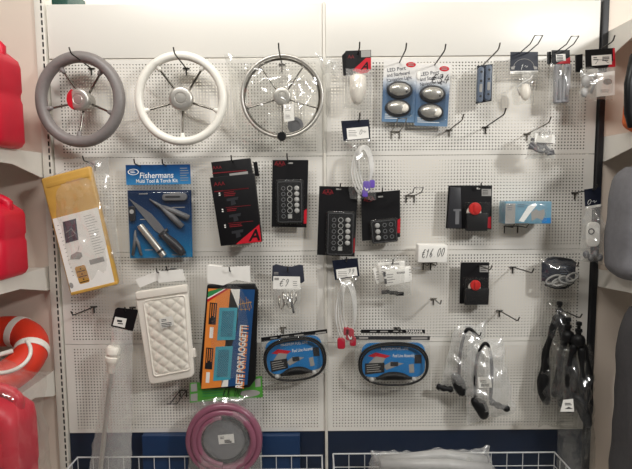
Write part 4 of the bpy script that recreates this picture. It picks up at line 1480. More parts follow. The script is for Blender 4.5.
mb = t.mb(); mb.tube([(*t.px(544, 284), .01), (*t.px(553, 287), .014), (*t.px(563, 287), .014), (*t.px(572, 282), .01)], .005, 8); mb.build('dark_strap', 'rubber', t, smooth=True)
mb = t.mb(); mb.bag(t.pxs([(540, 258), (578, 259), (578, 290), (540, 289)]), .0, .04, 101, .008, 26, .9); mb.build('plastic_bag', 'bagthin', t, smooth=True)
hook('dark hook holding the dark blue loop pack', 577, 266, .05, .06)

# clear bag with navy header at the right edge
t = T('hardware_pack', 'long clear bag under navy header hanging at the black upright', 'pack', 592, 189, .12, -1)
mb = t.mb(); mb.poly(t.pxs([(584, 189.5), (600.5, 187), (600.5, 206), (585, 208.5)]), 0, .002); hd = mb.build('header_card', 'navycard', t)
hand(t, '0s', *t.px(592, 202), 10, 5, .003, 'white', .0008, parent=hd)
mb = t.mb(); mb.poly(t.pxs([(585, 206.5), (600.5, 204), (600.5, 206.5), (585, 209)]), .002, .0025); mb.build('white_strip', 'paper', hd)
mb = t.mb(); mb.rbox(*t.px(584.5, 222), *t.px(597, 246), 5, .008, .018, 6); wp = mb.build('white_insert', 'paper', t, bevel=.003)
mb = t.mb(); mb.ring(*t.px(588.5, 231), 2.2, 3.2, .018, .0188, 16); mb.build('print', 'ink', wp)
mb = t.mb(); 
for k in range(4):
    mb.ball(*t.px(584 + 4.5 * k, 254 + (k % 2) * 3), .014, 3, 4, .010)
mb.build('grey_fitting', 'midgrey', t, smooth=True)
mb = t.mb(); mb.bag(t.pxs([(585, 206), (601, 205), (602, 264), (578, 261)]), .0, .045, 111, .013, 32, 1.3); mb.build('plastic_bag', 'bag', t, smooth=True)
hook('dark hook reaching right to the navy header at the black upright', 589, 190.5, .1, .15)

# ------------------------------------------------------------------ lower rows
# bag with white packets
t = T('hardware_pack', 'clear bag of white printed packets and dark screws, below the small switch pack', 'pack', 391, 259, .06, -3)
for k, (pts, o) in enumerate((([(372, 268), (390, 262), (396, 280), (376, 283)], .012), ([(377, 262), (403.5, 260), (404, 279), (379, 281)], .018), ([(398, 266), (409, 265), (411, 279), (401, 281)], .022), ([(382, 270), (407, 266), (408, 280), (384.5, 284.5)], .03))):
    mb = t.mb(); mb.poly(t.pxs(pts), o, o + .006); pk = mb.build('paper_packet', 'paper', t, bevel=.0012)
    mb = t.mb(); x, y = t.px(*pts[0]); mb.lines(x + 3, y + 3, 9, 2.6, 4, o + .006, .9, k + 4, rot=-3); mb.box(x + 13, y + 1, x + 21, y + 3, o + .006, o + .0064); mb.build('print', 'papergrey', pk)
mb = t.mb(); x, y = t.px(384, 280); mb.box(x - 1, y - 3, x + 1.4, y + 2, .0362, .0368); x, y = t.px(383, 273); mb.box(x - 1, y - 3, x + 1.4, y + 2, .0362, .0368); mb.build('dark_print', 'ink', pk)
mb = t.mb()
for u, v, a in ((385, 291, 10), (393, 292, -6), (399, 293, 0)):
    x, y = t.px(u, v); mb.tube([(x - 4, y + .4 * a * .1, .012), (x + 4, y, .016)], .007, 10)
mb.build('dark_screw', 'rubber', t, smooth='auto')
mb = t.mb(); mb.bag(t.pxs([(373, 260), (408, 256), (411, 295), (375, 298)]), .0, .045, 121, .010, 30, 1); mb.build('plastic_bag', 'bag', t, smooth=True)
hook('dark peg hook through the bag of white packets', 391, 263, .06, .11)

# white quilted vent cover
t = T('hatch_cover', 'white quilted plastic cover with folded white header in clear bag', 'cover', 168, 268, .06, -7.4)
C4 = t.pxs([(136, 291), (188.5, 283.5), (195.5, 375.5), (150.5, 383.5)])


def inset(c, d):
    cx = sum(p[0] for p in c) / 4
    cy = sum(p[1] for p in c) / 4
    out = []
    for x, y in c:
        L = math.hypot(x - cx, y - cy)
        out.append((x + (cx - x) / L * d * 1.3, y + (cy - y) / L * d * 1.3))
    return out


def roundpoly(c, r, n=5):
    out = []
    N = len(c)
    for i in range(N):
        p0, p1, p2 = Vector(c[i - 1]), Vector(c[i]), Vector(c[(i + 1) % N])
        a = p1 + (p0 - p1).normalized() * r
        b = p1 + (p2 - p1).normalized() * r
        for k in range(n + 1):
            w = k / n
            q = a.lerp(p1, w).lerp(p1.lerp(b, w), w)
            out.append((q.x, q.y))
    return out


mb = t.mb(); mb.poly(roundpoly(C4, 6), .0, .016); body = mb.build('cover_body', 'whiteplastic', t, bevel=.005)
mb = t.mb(); mb.poly(roundpoly(t.pxs([(137, 291), (188, 283.5), (189, 291), (138.5, 298.5)]), 2), .0, .022); mb.build('hinge_rail', 'whiteplastic', body, bevel=.003)
mb = t.mb()
q4 = t.pxs([(145, 300), (186, 294), (191.5, 368), (155.5, 375)])


def quilt(a, b):
    x = (1 - b) * ((1 - a) * q4[0][0] + a * q4[1][0]) + b * ((1 - a) * q4[3][0] + a * q4[2][0])
    y = (1 - b) * ((1 - a) * q4[0][1] + a * q4[1][1]) + b * ((1 - a) * q4[3][1] + a * q4[2][1])
    e = min(1, 12 * min(a, 1 - a)) * min(1, 20 * min(b, 1 - b))
    U, V_ = a * 3.2 + b * 6.6, a * 3.2 - b * 6.6
    h = abs(math.sin(math.pi * U)) ** .6 * abs(math.sin(math.pi * V_)) ** .6
    return x, y, .0165 + e * .0055 * h


mb.grid(64, 110, quilt); mb.build('quilted_panel', 'whiteplastic', body, smooth=True)
q = roundpoly(q4, 4)
mb = t.mb(); mb.tube([(x, y, .0165) for x, y in q], .0035, 8, closed=True); mb.build('raised_border', 'whiteplastic', body, smooth=True)
mb = t.mb(); mb.rbox(*t.px(191, 348), *t.px(197, 356), 1.2, .002, .014); mb.build('latch', 'whiteplastic', body, bevel=.002)
mb = t.mb(); mb.poly(t.pxs([(161, 317), (174.5, 313.5), (176.5, 323), (163.5, 327)]), .026, .0266); wl = mb.build('white_label', 'paper', t)
mb = t.mb(); x, y = t.px(163.5, 321.5); mb.lines(x, y, 11, 1.6, 3, .0267, .7, 6); x, y = t.px(163.5, 317.8); mb.lines(x, y, 5, 1.4, 2, .0267, .6, 2); mb.build('print', 'navycard', wl)
mb = t.mb(); mb.poly(t.pxs([(136.5, 279), (157, 271), (160.5, 279), (141, 287)]), .004, .012); mb.build('header_fold', 'paper', t)
mb = t.mb(); mb.poly(t.pxs([(158, 271), (183.5, 268.5), (186.5, 279.5), (160, 282)]), .012, .016); mb.build('header_fold', 'paper', t)
mb = t.mb(); mb.bag(t.pxs([(140, 284), (186, 279), (198, 378), (151, 386)]), -.002, .034, 131, .005, 30, .7); mb.build('plastic_bag', 'bagthin', t, smooth=True)
hook('dark peg hook through the header of the white cover', 160, 272, .06, .1)
hook('second dark peg hook at the right of the white cover header', 169, 270, .06, .09)

# car net pack
t = T('net_pack', 'orange and blue carded storage nets with folded white header', 'net pack', 230, 268, .06, 3)
mb = t.mb(); mb.poly(t.pxs([(208, 284), (255, 283), (258.5, 290), (256, 378), (250, 386), (202, 387.5), (200, 376)]), .0, .018); bk = mb.build('black_nets', 'rubber', t, bevel=.005)
Q = [(209.5, 287.5), (257, 288.5), (249.5, 382.5), (202.5, 386.8)]


def cq(a, b):
    u = (1 - b) * ((1 - a) * Q[0][0] + a * Q[1][0]) + b * ((1 - a) * Q[3][0] + a * Q[2][0])
    v = (1 - b) * ((1 - a) * Q[0][1] + a * Q[1][1]) + b * ((1 - a) * Q[3][1] + a * Q[2][1])
    return t.px(u, v)


def cpoly(pts, o0, o1, nm, m, par):
    mb = t.mb(); mb.poly([cq(*p) for p in pts], o0, o1); return mb.build(nm, m, par)


cd_ = cpoly([(0, 0), (.47, 0), (.62, .12), (.62, 1), (0, 1)], .018, .0196, 'card', 'orangecard', t)
cpoly([(.46, 0), (.68, 0), (.76, .20), (.58, .36), (.58, .5), (.42, .62), (.42, 1), (.62, 1), (.66, .2)], .0196, .0199, 'white_band', 'paper', cd_)
cpoly([(.66, 0), (.97, 0), (.97, 1), (.56, 1), (.56, .62), (.66, .40)], .0196, .0200, 'blue_field', 'bluecard', cd_)
cpoly([(0, .03), (.2, 0), (.32, 0), (0, .09)], .0196, .0202, 'flag_stripe', 'flaggreen', cd_)
cpoly([(0, .09), (.32, 0), (.36, 0), (0, .105)], .0196, .0202, 'flag_stripe', 'paper', cd_)
cpoly([(0, .105), (.36, 0), (.42, 0), (0, .135)], .0196, .0202, 'flag_stripe', 'redlogo', cd_)
ang = math.degrees(math.atan2(cq(0, 1)[1] - cq(0, 0)[1], cq(0, 1)[0] - cq(0, 0)[0]))
for (a0, b0, a1, b1) in ((.26, .19, .64, .52), (.24, .585, .60, .93)):
    fr = cpoly([(a0, b0), (a1, b0), (a1, b1), (a0, b1)], .0200, .0206, 'net_frame', 'teal', t)
    da, db = .065, .035
    cpoly([(a0 + da, b0 + db), (a1 - da, b0 + db), (a1 - da, b1 - db), (a0 + da, b1 - db)], .0206, .0209, 'net_field', 'tealdk', fr)
    mb = t.mb()
    A0, B0, A1, B1 = a0 + da, b0 + db, a1 - da, b1 - db
    n = 7
    for k in range(-n, n * 2):
        for sg in (1, -1):
            seg = []
            for i in range(25):
                w = i / 24
                a = w
                b = (k + (w * 5 if sg > 0 else 5 - w * 5)) / 11
                if 0 <= b <= 1:
                    seg.append((*cq(A0 + (A1 - A0) * a, B0 + (B1 - B0) * b), .0211))
            if len(seg) > 2:
                mb.tube(seg, .00045, 4)
    mb.build('net_mesh', 'teal', fr)
mb = t.mb(); x, y = cq(.80, .70); mb.text('RETE PORTAOGGETTI', x, y, 9.5, .0203, ang + 180, 'CENTER', .69, .22)
mb.build('lettering', 'paper', cd_)
mb = t.mb(); x, y = cq(.835, .705); mb.text('RETE PORTAOGGETTI', x, y, 9.5, .0201, ang + 180, 'CENTER', .69, .3)
mb.build('lettering_shadow', 'orangecard', cd_)
for (a, b, w) in ((.13, .25, 22), (.12, .70, 22)):
    x, y = cq(a, b)
    c, n = math.cos(R(ang)), math.sin(R(ang))
    for m_, nm, hw, hh, o in (('ink', 'black_caption', 11, 3.6, .0200),):
        mb = t.mb(); mb.poly([(x + p * c - q_ * n, y + p * n + q_ * c) for p, q_ in ((-hw, -hh), (hw, -hh), (hw, hh), (-hw, hh))], .0198, .0203); bc = mb.build(nm, m_, cd_)
    mb = t.mb(); mb.lines(x - 10 * c + 2.4 * n, y - 10 * n - 2.4 * c, 19, 2.1, 3, .0204, .7, 4, rot=ang); mb.build('print', 'orangecard', cd_)
    mb = t.mb(); x, y = cq(a, b + .19); mb.poly([(x + p * c - q_ * n, y + p * n + q_ * c) for p, q_ in ((-5.5, -1.8), (5.5, -1.8), (5.5, 1.8), (-5.5, 1.8))], .0198, .0203); mb.build('white_label', 'paper', cd_)
mb = t.mb(); x, y = cq(.80, .16)
for k in range(6):
    mb.tube([(x - 6 + 2 * k, y - 8 + (k % 3) * 2, .0204), (x - 4 + 2 * k, y + 6 - (k % 2) * 3, .0204)], .0009, 5)
mb.tube([(x - 7, y, .0204), (x + 6, y - 3, .0204)], .0012, 5); mb.tube([(x - 6, y + 5, .0204), (x + 5, y + 4, .0204)], .0009, 5)
mb.build('tan_emblem', 'gold', cd_)
mb = t.mb(); mb.poly(t.pxs([(208.5, 264.5), (226, 266.5), (250.5, 265), (251, 281.5), (237, 279), (224, 284.5), (208.5, 282)]), .014, .018); hd = mb.build('header_fold', 'paper', t)
mb = t.mb(); mb.poly(t.pxs([(210, 263.8), (224, 265), (208.8, 272)]), .012, .0139); mb.build('header_fold', 'paper', t)
mb = t.mb(); mb.bag(t.pxs([(210, 274), (254, 274), (257, 386), (201, 389)]), -.002, .032, 141, .005, 30, .6); mb.build('plastic_bag', 'bagthin', t, smooth=True)
hook('dark peg hook through the header of the orange and blue net pack', 230.5, 271, .075, .1, tilt=4)

# euro nine bag
t = T('shackle_pack', 'clear bag of small steel fittings under dark header with handwritten price', 'pack', 288, 266, .06, 1)
mb = t.mb(); mb.poly(t.pxs([(272.5, 266), (276, 264), (284, 266), (292, 266.5), (299, 264.5), (303, 265), (304.5, 281), (302, 283), (272, 281)]), 0, .003); hd = mb.build('header_card', 'denim', t, bevel=.0008)
mb = t.mb(); mb.poly(t.pxs([(273.5, 276), (300, 276.5), (300.5, 289.5), (273, 289)]), .003, .0036); wl = mb.build('white_label', 'paper', t)
mb = t.mb(); mb.lines(*t.px(293, 281), 6, 2, 3, .0037, .7, 4); mb.box(*t.px(274.5, 277.5), *t.px(279, 280), .0036, .004); mb.build('print', 'papergrey', wl)
mb = t.mb(); mb.lines(*t.px(274, 272), 4.5, 1.4, 2, .0031, .7, 2); mb.build('print', 'papergrey', hd)
hand(t, 'E9', *t.px(285, 282.5), 10, 7.5, .004, r=.0009, parent=wl)
rr = random.Random(9)
mb = t.mb()
for k in range(4):
    x, y = t.px(282 + 4 * k, 302 - (k % 2) * 5)
    mb.tube([(x - 2, y - 6, .012), (x - 2.5, y + 2, .016), (x, y + 6, .018), (x + 2.5, y + 2, .016), (x + 2, y - 6, .012)], .0035, 8)
mb.build('steel_shackle', 'steel', t, smooth=True)
mb = t.mb(); x, y = t.px(292, 303); mb.tube([(x - 2, y - 9, .014), (x + 1, y + 4, .018), (x + 2, y + 9, .016)], .004, 8); mb.build('dark_pin', 'dkgrey', t, smooth=True)
mb = t.mb(); mb.bag(t.pxs([(272.5, 287), (301.5, 287), (299, 315), (276, 314)]), .0, .036, 151, .009, 26, .8, 2); mb.build('plastic_bag', 'bag', t, smooth=True)
hook('dark peg hook through the handwritten price header', 288, 271, .06, .08)


# fuel line clamshells
def fuel_kit(label, c, roll, hdr, cx, cy, rx, ry, D=.05, marks=4):
    """c: photo corners of the clear clamshell; hdr: corners of the black strip"""
    t = T('fuel_line_kit', label, 'fuel line', (hdr[0][0] + hdr[1][0]) / 2, hdr[0][1], D, roll, 'fuel line clamshells')
    mb = t.mb(); mb.poly(t.pxs(hdr), 0, .002); hd = mb.build('header_strip', 'black', t)
    X0, Y0 = t.px(*hdr[0])
    L = t.px(*hdr[1])[0] - X0
    mb = t.mb()
    for k, (a, w, h) in enumerate(((.14, .10, 1), (.30, .12, 1.2), (.50, .14, 1.2), (.82, .16, 1.5))[:marks]):
        mb.box(X0 + L * a, Y0 + 1.4, X0 + L * (a + w), Y0 + 1.4 + h, .002, .0024)
    mb.build('print', 'papergrey', hd)
    x, y = t.px(cx, cy)
    # blue insert card
    mb = t.mb(); mb.rbox(x - rx * .9, y - ry * .96, x + rx * .9, y + ry * .62, 9, .004, .006, 6); cd_ = mb.build('insert_card', 'blue', t)
    mb = t.mb(); mb.text('Fuel Line Assembly', x + rx * .3, y - ry * .36, 4.6, .0062, 0, 'CENTER', .62, .03)
    mb.text('MAXIMUM FUEL LINE', x + rx * .04, y - ry * .68, 4, .0062, 0, 'CENTER', .72)
    mb.build('lettering', 'paper', cd_)
    mb = t.mb(); mb.poly([(x - rx * .72, y - ry * .36), (x - rx * .5, y - ry * .52), (x - rx * .08, y - ry * .36), (x - rx * .3, y - ry * .2)], .006, .0064); mb.build('red_print', 'redlogo', cd_)
    mb = t.mb(); mb.poly([(x - rx * .7, y - ry * .02), (x - rx * .5, y - ry * .34), (x - rx * .22, y - ry * .26), (x - rx * .3, y)], .006, .0066); mb.build('pale_print', 'papergrey', cd_)
    mb = t.mb(); mb.poly([(x + rx * .44, y + ry * .05), (x + rx * .58, y + ry * .02), (x + rx * .6, y + ry * .42), (x + rx * .46, y + ry * .44)], .006, .0066); mb.build('pale_print', 'papergrey', cd_)
    mb = t.mb(); mb.poly([(x - rx * .28, y + ry * .1), (x - rx * .05, y - ry * .1), (x + rx * .3, y), (x - rx * .2, y + ry * .3)], .006, .0063)
    mb.build('pale_print', 'papergrey', cd_)
    mb = t.mb(); mb.poly([(x - rx * .8, y - ry * .02), (x - rx * .25, y - ry * .05), (x - rx * .25, y + ry * .4), (x - rx * .8, y + ry * .5)], .0064, .007); bb = mb.build('black_panel', 'ink', cd_)
    mb = t.mb(); mb.lines(x - rx * .76, y + ry * .06, rx * .48, 2.2, 4, .007, .7, 3, rot=-4); mb.build('print', 'papergrey', bb)
    mb = t.mb(); mb.box(x - rx * .08, y - ry * .08, x + rx * .14, y + ry * .12, .0064, .007); mb.box(x + rx * .6, y - ry * .4, x + rx * .8, y - ry * .0, .0064, .007); mb.build('dark_print', 'dkgrey', cd_)
    # coiled black hose
    for k in range(2):
        mb = t.mb()
        e = 1 - .05 * k
        N = 64
        pts = []
        for i in range(N):
            a = 2 * math.pi * i / N
            cxn = abs(math.cos(a)) ** .75 * (1 if math.cos(a) > 0 else -1)
            syn = abs(math.sin(a)) ** .85 * (1 if math.sin(a) > 0 else -1)
            pts.append((x + rx * .97 * e * cxn, y + ry * .97 * e * syn + (.5 * k), .012 + .008 * (k % 2) + .003 * math.sin(2 * a + k)))
        mb.tube(pts, .0040, 10, closed=True)
        mb.build('hose_coil', 'rubber', t, smooth=True)
    mb = t.mb()
    q = [(x - rx * .5 + rx * i / 14, y + ry * (.62 - .12 * math.sin(math.pi * i / 14)), .022) for i in range(15)]
    mb.tube(q, .01, 14, radii=[.0055, .006, .009, .012, .0135, .0145, .015, .015, .015, .0145, .0135, .012, .009, .006, .0055])
    bu = mb.build('primer_bulb', 'rubber', t, smooth=True)
    mb = t.mb()
    for xx in (-.62, .56):
        mb.ball(x + rx * xx, y + ry * .66, .022, 2.4, 2.2, .008)
    mb.build('clamp', 'ltgrey', t, smooth=True)
    # clamshell: raised oval and flat flange
    mb = t.mb(); mb.poly(t.pxs(c), .001, .0022); mb.build('clear_flange', 'bag', t)
    mb = t.mb()
    N = 56
    rs = []
    for (k, o) in ((1.09, .002), (1.08, .024), (1.04, .032), (.9, .034), (.6, .034)):
        b = len(mb.v)
        for i in range(N):
            a = 2 * math.pi * i / N
            cxn = abs(math.cos(a)) ** .7 * (1 if math.cos(a) > 0 else -1)
            syn = abs(math.sin(a)) ** .8 * (1 if math.sin(a) > 0 else -1)
            mb.V(x + rx * k * cxn, y + ry * k * syn, o)
        rs.append(b)
    for a, b in zip(rs, rs[1:]):
        for i in range(N):
            k = (i + 1) % N
            mb.f.append([a + i, a + k, b + k, b + i])
    mb.f.append(list(range(rs[-1], rs[-1] + N)))
    mb.build('clear_shell', 'blister', t, smooth='auto')
    return t


fuel_kit('tilted clear clamshell with black fuel hose round a blue card, left bay', [(261, 341), (327.5, 332), (329.5, 372), (263, 386)], -6.5, [(261, 337.5), (327, 329), (327.3, 333), (261.3, 342)], 295, 358, 31, 22, .05)
t = fuel_kit('level clear clamshell with black fuel hose round a blue card, right bay', [(355, 333), (429, 333), (431, 390), (354, 390)], 0, [(361, 329.5), (425, 329.5), (425, 333), (361, 333)], 393, 363, 35, 22, .055, 3)
mb = t.mb(); mb.poly(t.pxs([(354, 335.5), (429.5, 335.8), (429.5, 339.5), (354, 339)]), .004, .006); hd = mb.build('header_strip', 'dkgrey', t)
mb = t.mb(); mb.box(*t.px(359, 336.5), *t.px(368, 338.3), .006, .0064); mb.build('print', 'papergrey', hd); mb = t.mb(); mb.box(*t.px(411, 336.8), *t.px(427, 338.6), .006, .0064); mb.build('print', 'papergrey', hd)
mb = t.mb(); mb.text('YAMAHA', *t.px(414, 331.4), 4.2, .0026, 0, 'CENTER', .95, .06); mb.build('lettering', 'paper', t)
hook('zinc peg hook above the tilted fuel line clamshell', 283, 328.5, .02, .1, m='hookl', tilt=2)
hook('dark peg hook through the strip of the level fuel line clamshell', 399, 331, .055, .08, tilt=2)

# long steel tube with white fitting in long bag
t = T('antenna_mount', 'long steel tube with white collar in long clear bag, dark header', 'tube', 125, 309, .07, 8)
mb = t.mb(); mb.poly(t.pxs([(115.5, 309), (118, 307.5), (138.5, 309.8), (133, 331), (111, 326)]), 0, .0024); hd = mb.build('header_card', 'blackcard', t)
mb = t.mb(); mb.poly(t.pxs([(115.5, 316.5), (127, 318.5), (125, 327.5), (113, 325)]), .0024, .003); wl = mb.build('white_label', 'paper', hd)
mb = t.mb(); x, y = t.px(117.5, 319.5); mb.box(x, y, x + 5, y + 2, .003, .0034); mb.box(x + 1, y + 3, x + 6, y + 4, .003, .0034); mb.build('print', 'ink', wl)
mb = t.mb()
A = t.px(113.5, 366)
B = t.px(101, 482)
mb.tube([(A[0], A[1], .018), (B[0], B[1], .018)], 2.2 * t.s, 18); mb.build('steel_tube', 'satin', t, smooth='auto')
dx, dy = (B[0] - A[0]), (B[1] - A[1])
LN = math.hypot(dx, dy)
dx, dy = dx / LN, dy / LN
mb = t.mb()
prof = [(-22, 5.5), (-20, 6.8), (-15, 6.9), (-14.5, 5.6), (-12, 5.6), (-11.5, 7), (-8, 7.2), (-6, 6.2), (-2, 4.6), (4, 3.6), (5, 3.2)]
mb.tube([(A[0] + dx * l, A[1] + dy * l, .018) for l, r in prof], 1, 24, radii=[r * t.s for l, r in prof])
mb.build('white_collar', 'whiteplastic', t, smooth='auto')
mb = t.mb(); mb.bag(t.pxs([(113, 327), (133, 331), (131, 484), (86, 484)]), .0, .04, 161, .008, 36, 1.0, 2); mb.build('plastic_bag', 'bagmilky', t, smooth=True)
hook('dark peg hook through the header of the bagged steel tube', 126, 311, .07, .08, tilt=2)

# hose coil in bag with green header
t = T('hose_coil', 'mauve hose coiled round a grey disc in clear bag with green header', 'hose', 226, 377, .06, -2)
mb = t.mb(); mb.poly(t.pxs([(190, 383), (262, 376), (263, 397), (190, 402.5)]), .0, .002); hd = mb.build('header_card', 'green', t)
mb = t.mb(); mb.poly(t.pxs([(191, 384), (197, 383), (197.5, 391), (191, 391.5)]), .002, .0026); mb.build('pale_print', 'papergrey', hd); mb = t.mb(); mb.poly(t.pxs([(190.8, 394), (197.6, 393), (197.6, 400.5), (190.8, 401)]), .002, .0026); mb.build('pale_print', 'papergrey', hd); mb = t.mb(); mb.poly(t.pxs([(255, 379), (260.5, 378), (260.8, 386), (255.5, 387)]), .002, .0026); mb.build('pale_print', 'papergrey', hd)
mb = t.mb(); x, y = t.px(202, 391); mb.lines(x, y, 26, 2.4, 3, .0021, .8, 12, rot=-2); mb.build('print', 'flaggreen', hd)
mb = t.mb(); x, y = t.px(250, 393); mb.disc(x, y, 10, .0021, .0026, 24, 3.4); mb.build('pale_oval', 'papergrey', hd)
hand(t, 'E8.00', *t.px(233, 392), 19, 8, .004, 'ink', .001, parent=hd)
hx, hy = t.px(225, 437)
for k, (rr_, o) in enumerate(((34.5, .024), (29, .030), (34, .008), (28.5, .012))):
    mb = t.mb()
    N = 64
    mb.tube([(hx + (rr_ + .4 * math.sin(3 * w + k)) * math.cos(w), hy + (rr_ + .3 * math.cos(2 * w)) * math.sin(w), o + .002 * math.sin(2 * w + k)) for w in [2 * math.pi * i / N for i in range(N)]], 3.3 * t.s, 14, closed=True)
    mb.build('hose_turn', 'pink', t, smooth=True)
mb = t.mb()
mb.tube([(hx + 24.2 * math.cos(R(a)), hy + 24.2 * math.sin(R(a)), .032) for a in range(95, 275, 6)], 2.6 * t.s, 12); mb.build('hose_end', 'pink', t, smooth=True)
mb = t.mb(); mb.disc(hx, hy, 22.6, .006, .02, 48); mb.build('core_disc', 'midgrey', t, smooth='auto')
mb = t.mb(); mb.ring(hx, hy, 20.5, 23.6, .012, .026, 48); mb.build('core_rim', 'rubber', t, smooth='auto')
mb = t.mb(); mb.poly(t.pxs([(219, 432.5), (234.5, 431), (235.5, 440), (220, 441.5)]), .021, .0216); wl = mb.build('white_label', 'paper', t)
mb = t.mb(); x, y = t.px(221, 434); mb.lines(x, y, 6, 1.6, 2, .0217, .6, 4); x, y = t.px(225.5, 437); mb.lines(x, y, 8, 1.2, 3, .0217, .8, 14); mb.build('print', 'ink', wl)
mb = t.mb(); mb.bag(t.pxs([(190, 400), (262, 394), (262, 480), (188, 480)]), -.002, .05, 171, .007, 40, .9); mb.build('plastic_bag', 'bag', t, smooth=True)
hook('dark peg hook through the green hose header', 223, 383, .06, .06, tilt=2)


# bagged bulb hoses
def chain(t, pts, n=8):
    """smooth curve through photo points (u, v, o)"""
    P_ = [(*t.px(u, v), o) for u, v, o in pts]
    out = []
    for i in range(len(P_) - 1):
        p0, p1, p2, p3 = P_[max(i - 1, 0)], P_[i], P_[i + 1], P_[min(i + 2, len(P_) - 1)]
        for k in range(n):
            w = k / n
            out.append(tuple(.5 * (2 * p1[c] + (p2[c] - p0[c]) * w + (2 * p0[c] - 5 * p1[c] + 4 * p2[c] - p3[c]) * w * w + (3 * p1[c] - p0[c] - 3 * p2[c] + p3[c]) * w ** 3) for c in range(3)))
    out.append(P_[-1])
    return out


def hose_bag(label, u, v, D, loop, bulb, bag, tails, seed, label_q=None):
    t = T('bulb_hose', label, 'fuel hose', u, v, D, 0, 'bagged bulb hoses')
    mb = t.mb(); mb.tube(chain(t, loop), .006, 10); mb.build('hose_loop', 'rubber', t, smooth=True)
    mb = t.mb(); q = chain(t, bulb, 5)
    n = len(q)
    mb.tube(q, .01, 16, radii=[.006 + .018 * math.sin(math.pi * min(1, max(0, (i / (n - 1)) * 1.0))) ** .7 for i in range(n)])
    mb.build('squeeze_bulb', 'rubber', t, smooth=True)
    for tl in tails:
        mb = t.mb(); q = chain(t, tl, 5); n = len(q)
        mb.tube(q, .008, 12, radii=[.006 + .007 * abs(math.sin(3 * math.pi * i / (n - 1))) for i in range(n)])
        mb.build('hose_connector', 'rubber', t, smooth=True)
    if label_q:
        mb = t.mb(); mb.poly(t.pxs(label_q), .036, .0366); wl = mb.build('white_label', 'paper', t)
        x, y = t.px(*label_q[0])
        mb = t.mb(); mb.lines(x + 2, y + 3, 8, 1.6, 2, .0367, .5, 3)
        for k in range(9):
            mb.box(x + 3 + k * .9, y + 6.5, x + 3.5 + k * .9, y + 9.5, .0366, .037)
        mb.build('print', 'ink', wl)
    mb = t.mb(); mb.bag(t.pxs(bag), -.006, .046, seed, .014, 36, 1.8); mb.build('plastic_bag', 'bagfog', t, smooth=True)
    return t


hose_bag('bagged black hose loop with squeeze bulb, behind the one with white label', 466, 328, .035,
         [(458, 376, .012), (459, 355, .012), (462, 338, .014), (466, 328, .016), (472, 330, .016), (478, 338, .014)],
         [(453, 372, .012), (458, 383, .014), (462, 394, .012)], [(455, 328), (486, 322), (484, 398), (440, 392)],
         [[(436, 385, .01), (443, 387, .012), (452, 388, .014)]], 181)
hose_bag('bagged black hose loop with squeeze bulb and white barcode label', 482, 342, .075,
         [(474, 396, .014), (474, 375, .014), (475.5, 358, .014), (481, 344, .016), (486, 343, .016), (489.5, 355, .014), (490.5, 375, .014), (489, 398, .014)],
         [(471, 397, .014), (480, 406, .016), (483, 417, .014)], [(469, 342), (503, 338), (515, 414), (466, 424)],
         [[(489, 400, .012), (497, 404, .014), (508, 408, .012)], [(484, 400, .012), (480, 403, .012), (474, 400, .012)]], 182, [(475, 373.5), (487.5, 373), (488.5, 383.5), (475.5, 384)])
hook('dark peg hook holding the pair of bagged bulb hoses', 472, 330, .05, .15, tilt=2)


def grease_hose(label, u, v, D, cap, legs, bulb, bag, seed, tag=None):
    t = T('capped_hose', label, 'fuel hose', u, v, D, 0, 'bagged capped hoses')
    cu, cv = cap
    x, y = t.px(cu, cv)
    mb = t.mb(); mb.lo = .02
    mb.lathe(x, y, [(-5, 1.2), (-4.5, 2.6), (-1.5, 2.8), (-1, 1.7), (2, 1.7), (2.5, 3.2), (5, 3.4), (6, 2.4), (8, 2.6), (9.5, 5), (12, 6.2), (16, 6.6), (19, 5.2)], 'Y', 20)
    mb.build('cap', 'rubber', t, smooth='auto')
    for lg in legs:
        mb = t.mb(); q = chain(t, lg, 6); n = len(q)
        mb.tube(q, .008, 12, radii=[.010 + .003 * math.sin(i * .9) for i in range(n)]); mb.build('hose_leg', 'rubber', t, smooth=True)
    mb = t.mb(); q = chain(t, bulb, 5); n = len(q)
    mb.tube(q, .01, 16, radii=[.008 + .014 * math.sin(math.pi * i / (n - 1)) ** .7 for i in range(n)]); mb.build('squeeze_bulb', 'rubber', t, smooth=True)
    if tag:
        mb = t.mb(); mb.poly(t.pxs(tag), .05, .0506); wl = mb.build('white_label', 'paper', t)
        mb = t.mb(); xx, yy = t.px(tag[0][0] + 1.5, tag[0][1] + 3); mb.lines(xx, yy, 8, 1.5, 2, .0506, .8, 3); mb.poly([(xx, yy + 6), (xx + 4, yy + 4), (xx + 8, yy + 6)], .0506, .051); mb.build('print', 'ink', wl)
    mb = t.mb(); mb.bag(t.pxs(bag), -.004, .05, seed, .013, 36, 1.8); mb.build('plastic_bag', 'bagdark', t, smooth=True)
    return t


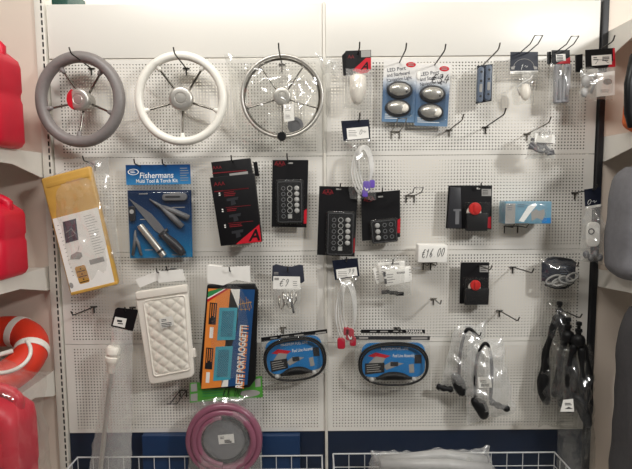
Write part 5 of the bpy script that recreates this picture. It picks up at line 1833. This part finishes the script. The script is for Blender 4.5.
grease_hose('bagged black hose with the highest black cap, at the lower right', 557, 300, .04, (557, 305),
            [[(553, 320, .02), (546, 340, .018), (541, 365, .016), (538, 385, .014)], [(559, 322, .02), (560, 345, .018), (556, 370, .016), (552, 395, .014)], [(552, 318, .026), (544, 350, .026), (543, 380, .022)]],
            [(545, 365, .018), (541, 385, .02), (545, 402, .018)], [(547, 300), (569, 298), (572, 400), (534, 395)], 191)
grease_hose('bagged black hose with the middle black cap, at the lower right', 565, 315, .075, (565.5, 321),
            [[(562, 338, .02), (558, 360, .018), (556, 385, .018), (560, 405, .016)], [(569, 338, .02), (572, 360, .02), (573, 385, .018)]],
            [(568, 370, .02), (572, 388, .02), (570, 408, .02)], [(551, 338), (581, 336), (580, 430), (540, 425)], 192)
grease_hose('bagged black hose with the lowest black cap and small white label', 576, 320, .11, (576, 325),
            [[(572, 343, .02), (567, 360, .02), (565, 385, .018), (567, 410, .016)], [(580, 343, .02), (585, 362, .02), (588, 388, .018), (586, 415, .016)], [(577, 345, .03), (578, 370, .03), (580, 400, .026)]],
            [(571, 392, .022), (579, 405, .024), (586, 424, .02)], [(557, 346), (592, 344), (596, 478), (558, 482)], 193, [(556.5, 394), (566, 393), (567, 405.5), (553.5, 405.5)])
hook('dark peg hook holding the three bagged capped hoses', 566, 312, .06, .17, tilt=2)

# clear bagged goods in the right basket
t = T('bagged_roll', 'crumpled clear bag of pale rolls lying in the right wire basket', 'bag', 432, 470, .15, 0)
for k in range(2):
    mb = t.mb(); mb.tube([(*t.px(380, 466 - 4 * k), -.03 + .05 * k), (*t.px(445, 458 + 2 * k), -.02 + .05 * k), (*t.px(488, 466), -.03 + .05 * k)], .02, 14); mb.build('pale_roll', 'ltgrey', t, smooth=True)
mb = t.mb(); mb.bag(t.pxs([(372, 461), (496, 456), (502, 490), (366, 490)]), -.06, .12, 201, .016, 44, 2.2); mb.build('plastic_bag', 'bagmilky', t, smooth=True)

# ------------------------------------------------------------------ shop room
v, f = wbox(-4, 4, -4.2, 2.2, -.05, 0)
world('floor', 'floor', v, f, kind='structure')
v, f = wbox(-4, 4, 1.6, 1.7, 0, 3.4)
world('wall_back', 'plaster', v, f, kind='structure')
v, f = wbox(-4, 4, -4.2, 2.2, 3.4, 3.45)
world('ceiling', 'plaster', v, f, kind='structure')


def area(name, loc, target, sx, sy, power, color):
    ld = bpy.data.lights.new(name, 'AREA')
    ld.shape = 'RECTANGLE'
    ld.size, ld.size_y = sx, sy
    ld.energy = power
    ld.color = color
    o = bpy.data.objects.new(name, ld)
    COL.objects.link(o)
    o.location = loc
    d = Vector(target) - Vector(loc)
    o.rotation_euler = d.to_track_quat('-Z', 'Y').to_euler()
    return o


area('window_light', (2.3, -2.2, 2.8), (.1, 0, 1.8), .3, .3, 50, (1, 1, .98))
area('ceiling_light', (-.5, -1.55, 3.3), (-.2, 0, 1.6), 1.8, .3, 42, (1, .985, .95))
area('rear_light', (0, 1.25, 3.1), (0, 1.6, 1.8), 2.8, .2, 46, (1, .99, .96))
w = bpy.data.worlds.new('world')
SC.world = w
w.use_nodes = True
w.node_tree.nodes['Background'].inputs[0].default_value = (1, .95, .9, 1)
w.node_tree.nodes['Background'].inputs[1].default_value = .09

SC.view_settings.view_transform = 'Standard'
SC.view_settings.look = 'None'
SC.view_settings.exposure = 0
SC.view_settings.gamma = 1
SC.view_settings.use_curve_mapping = False
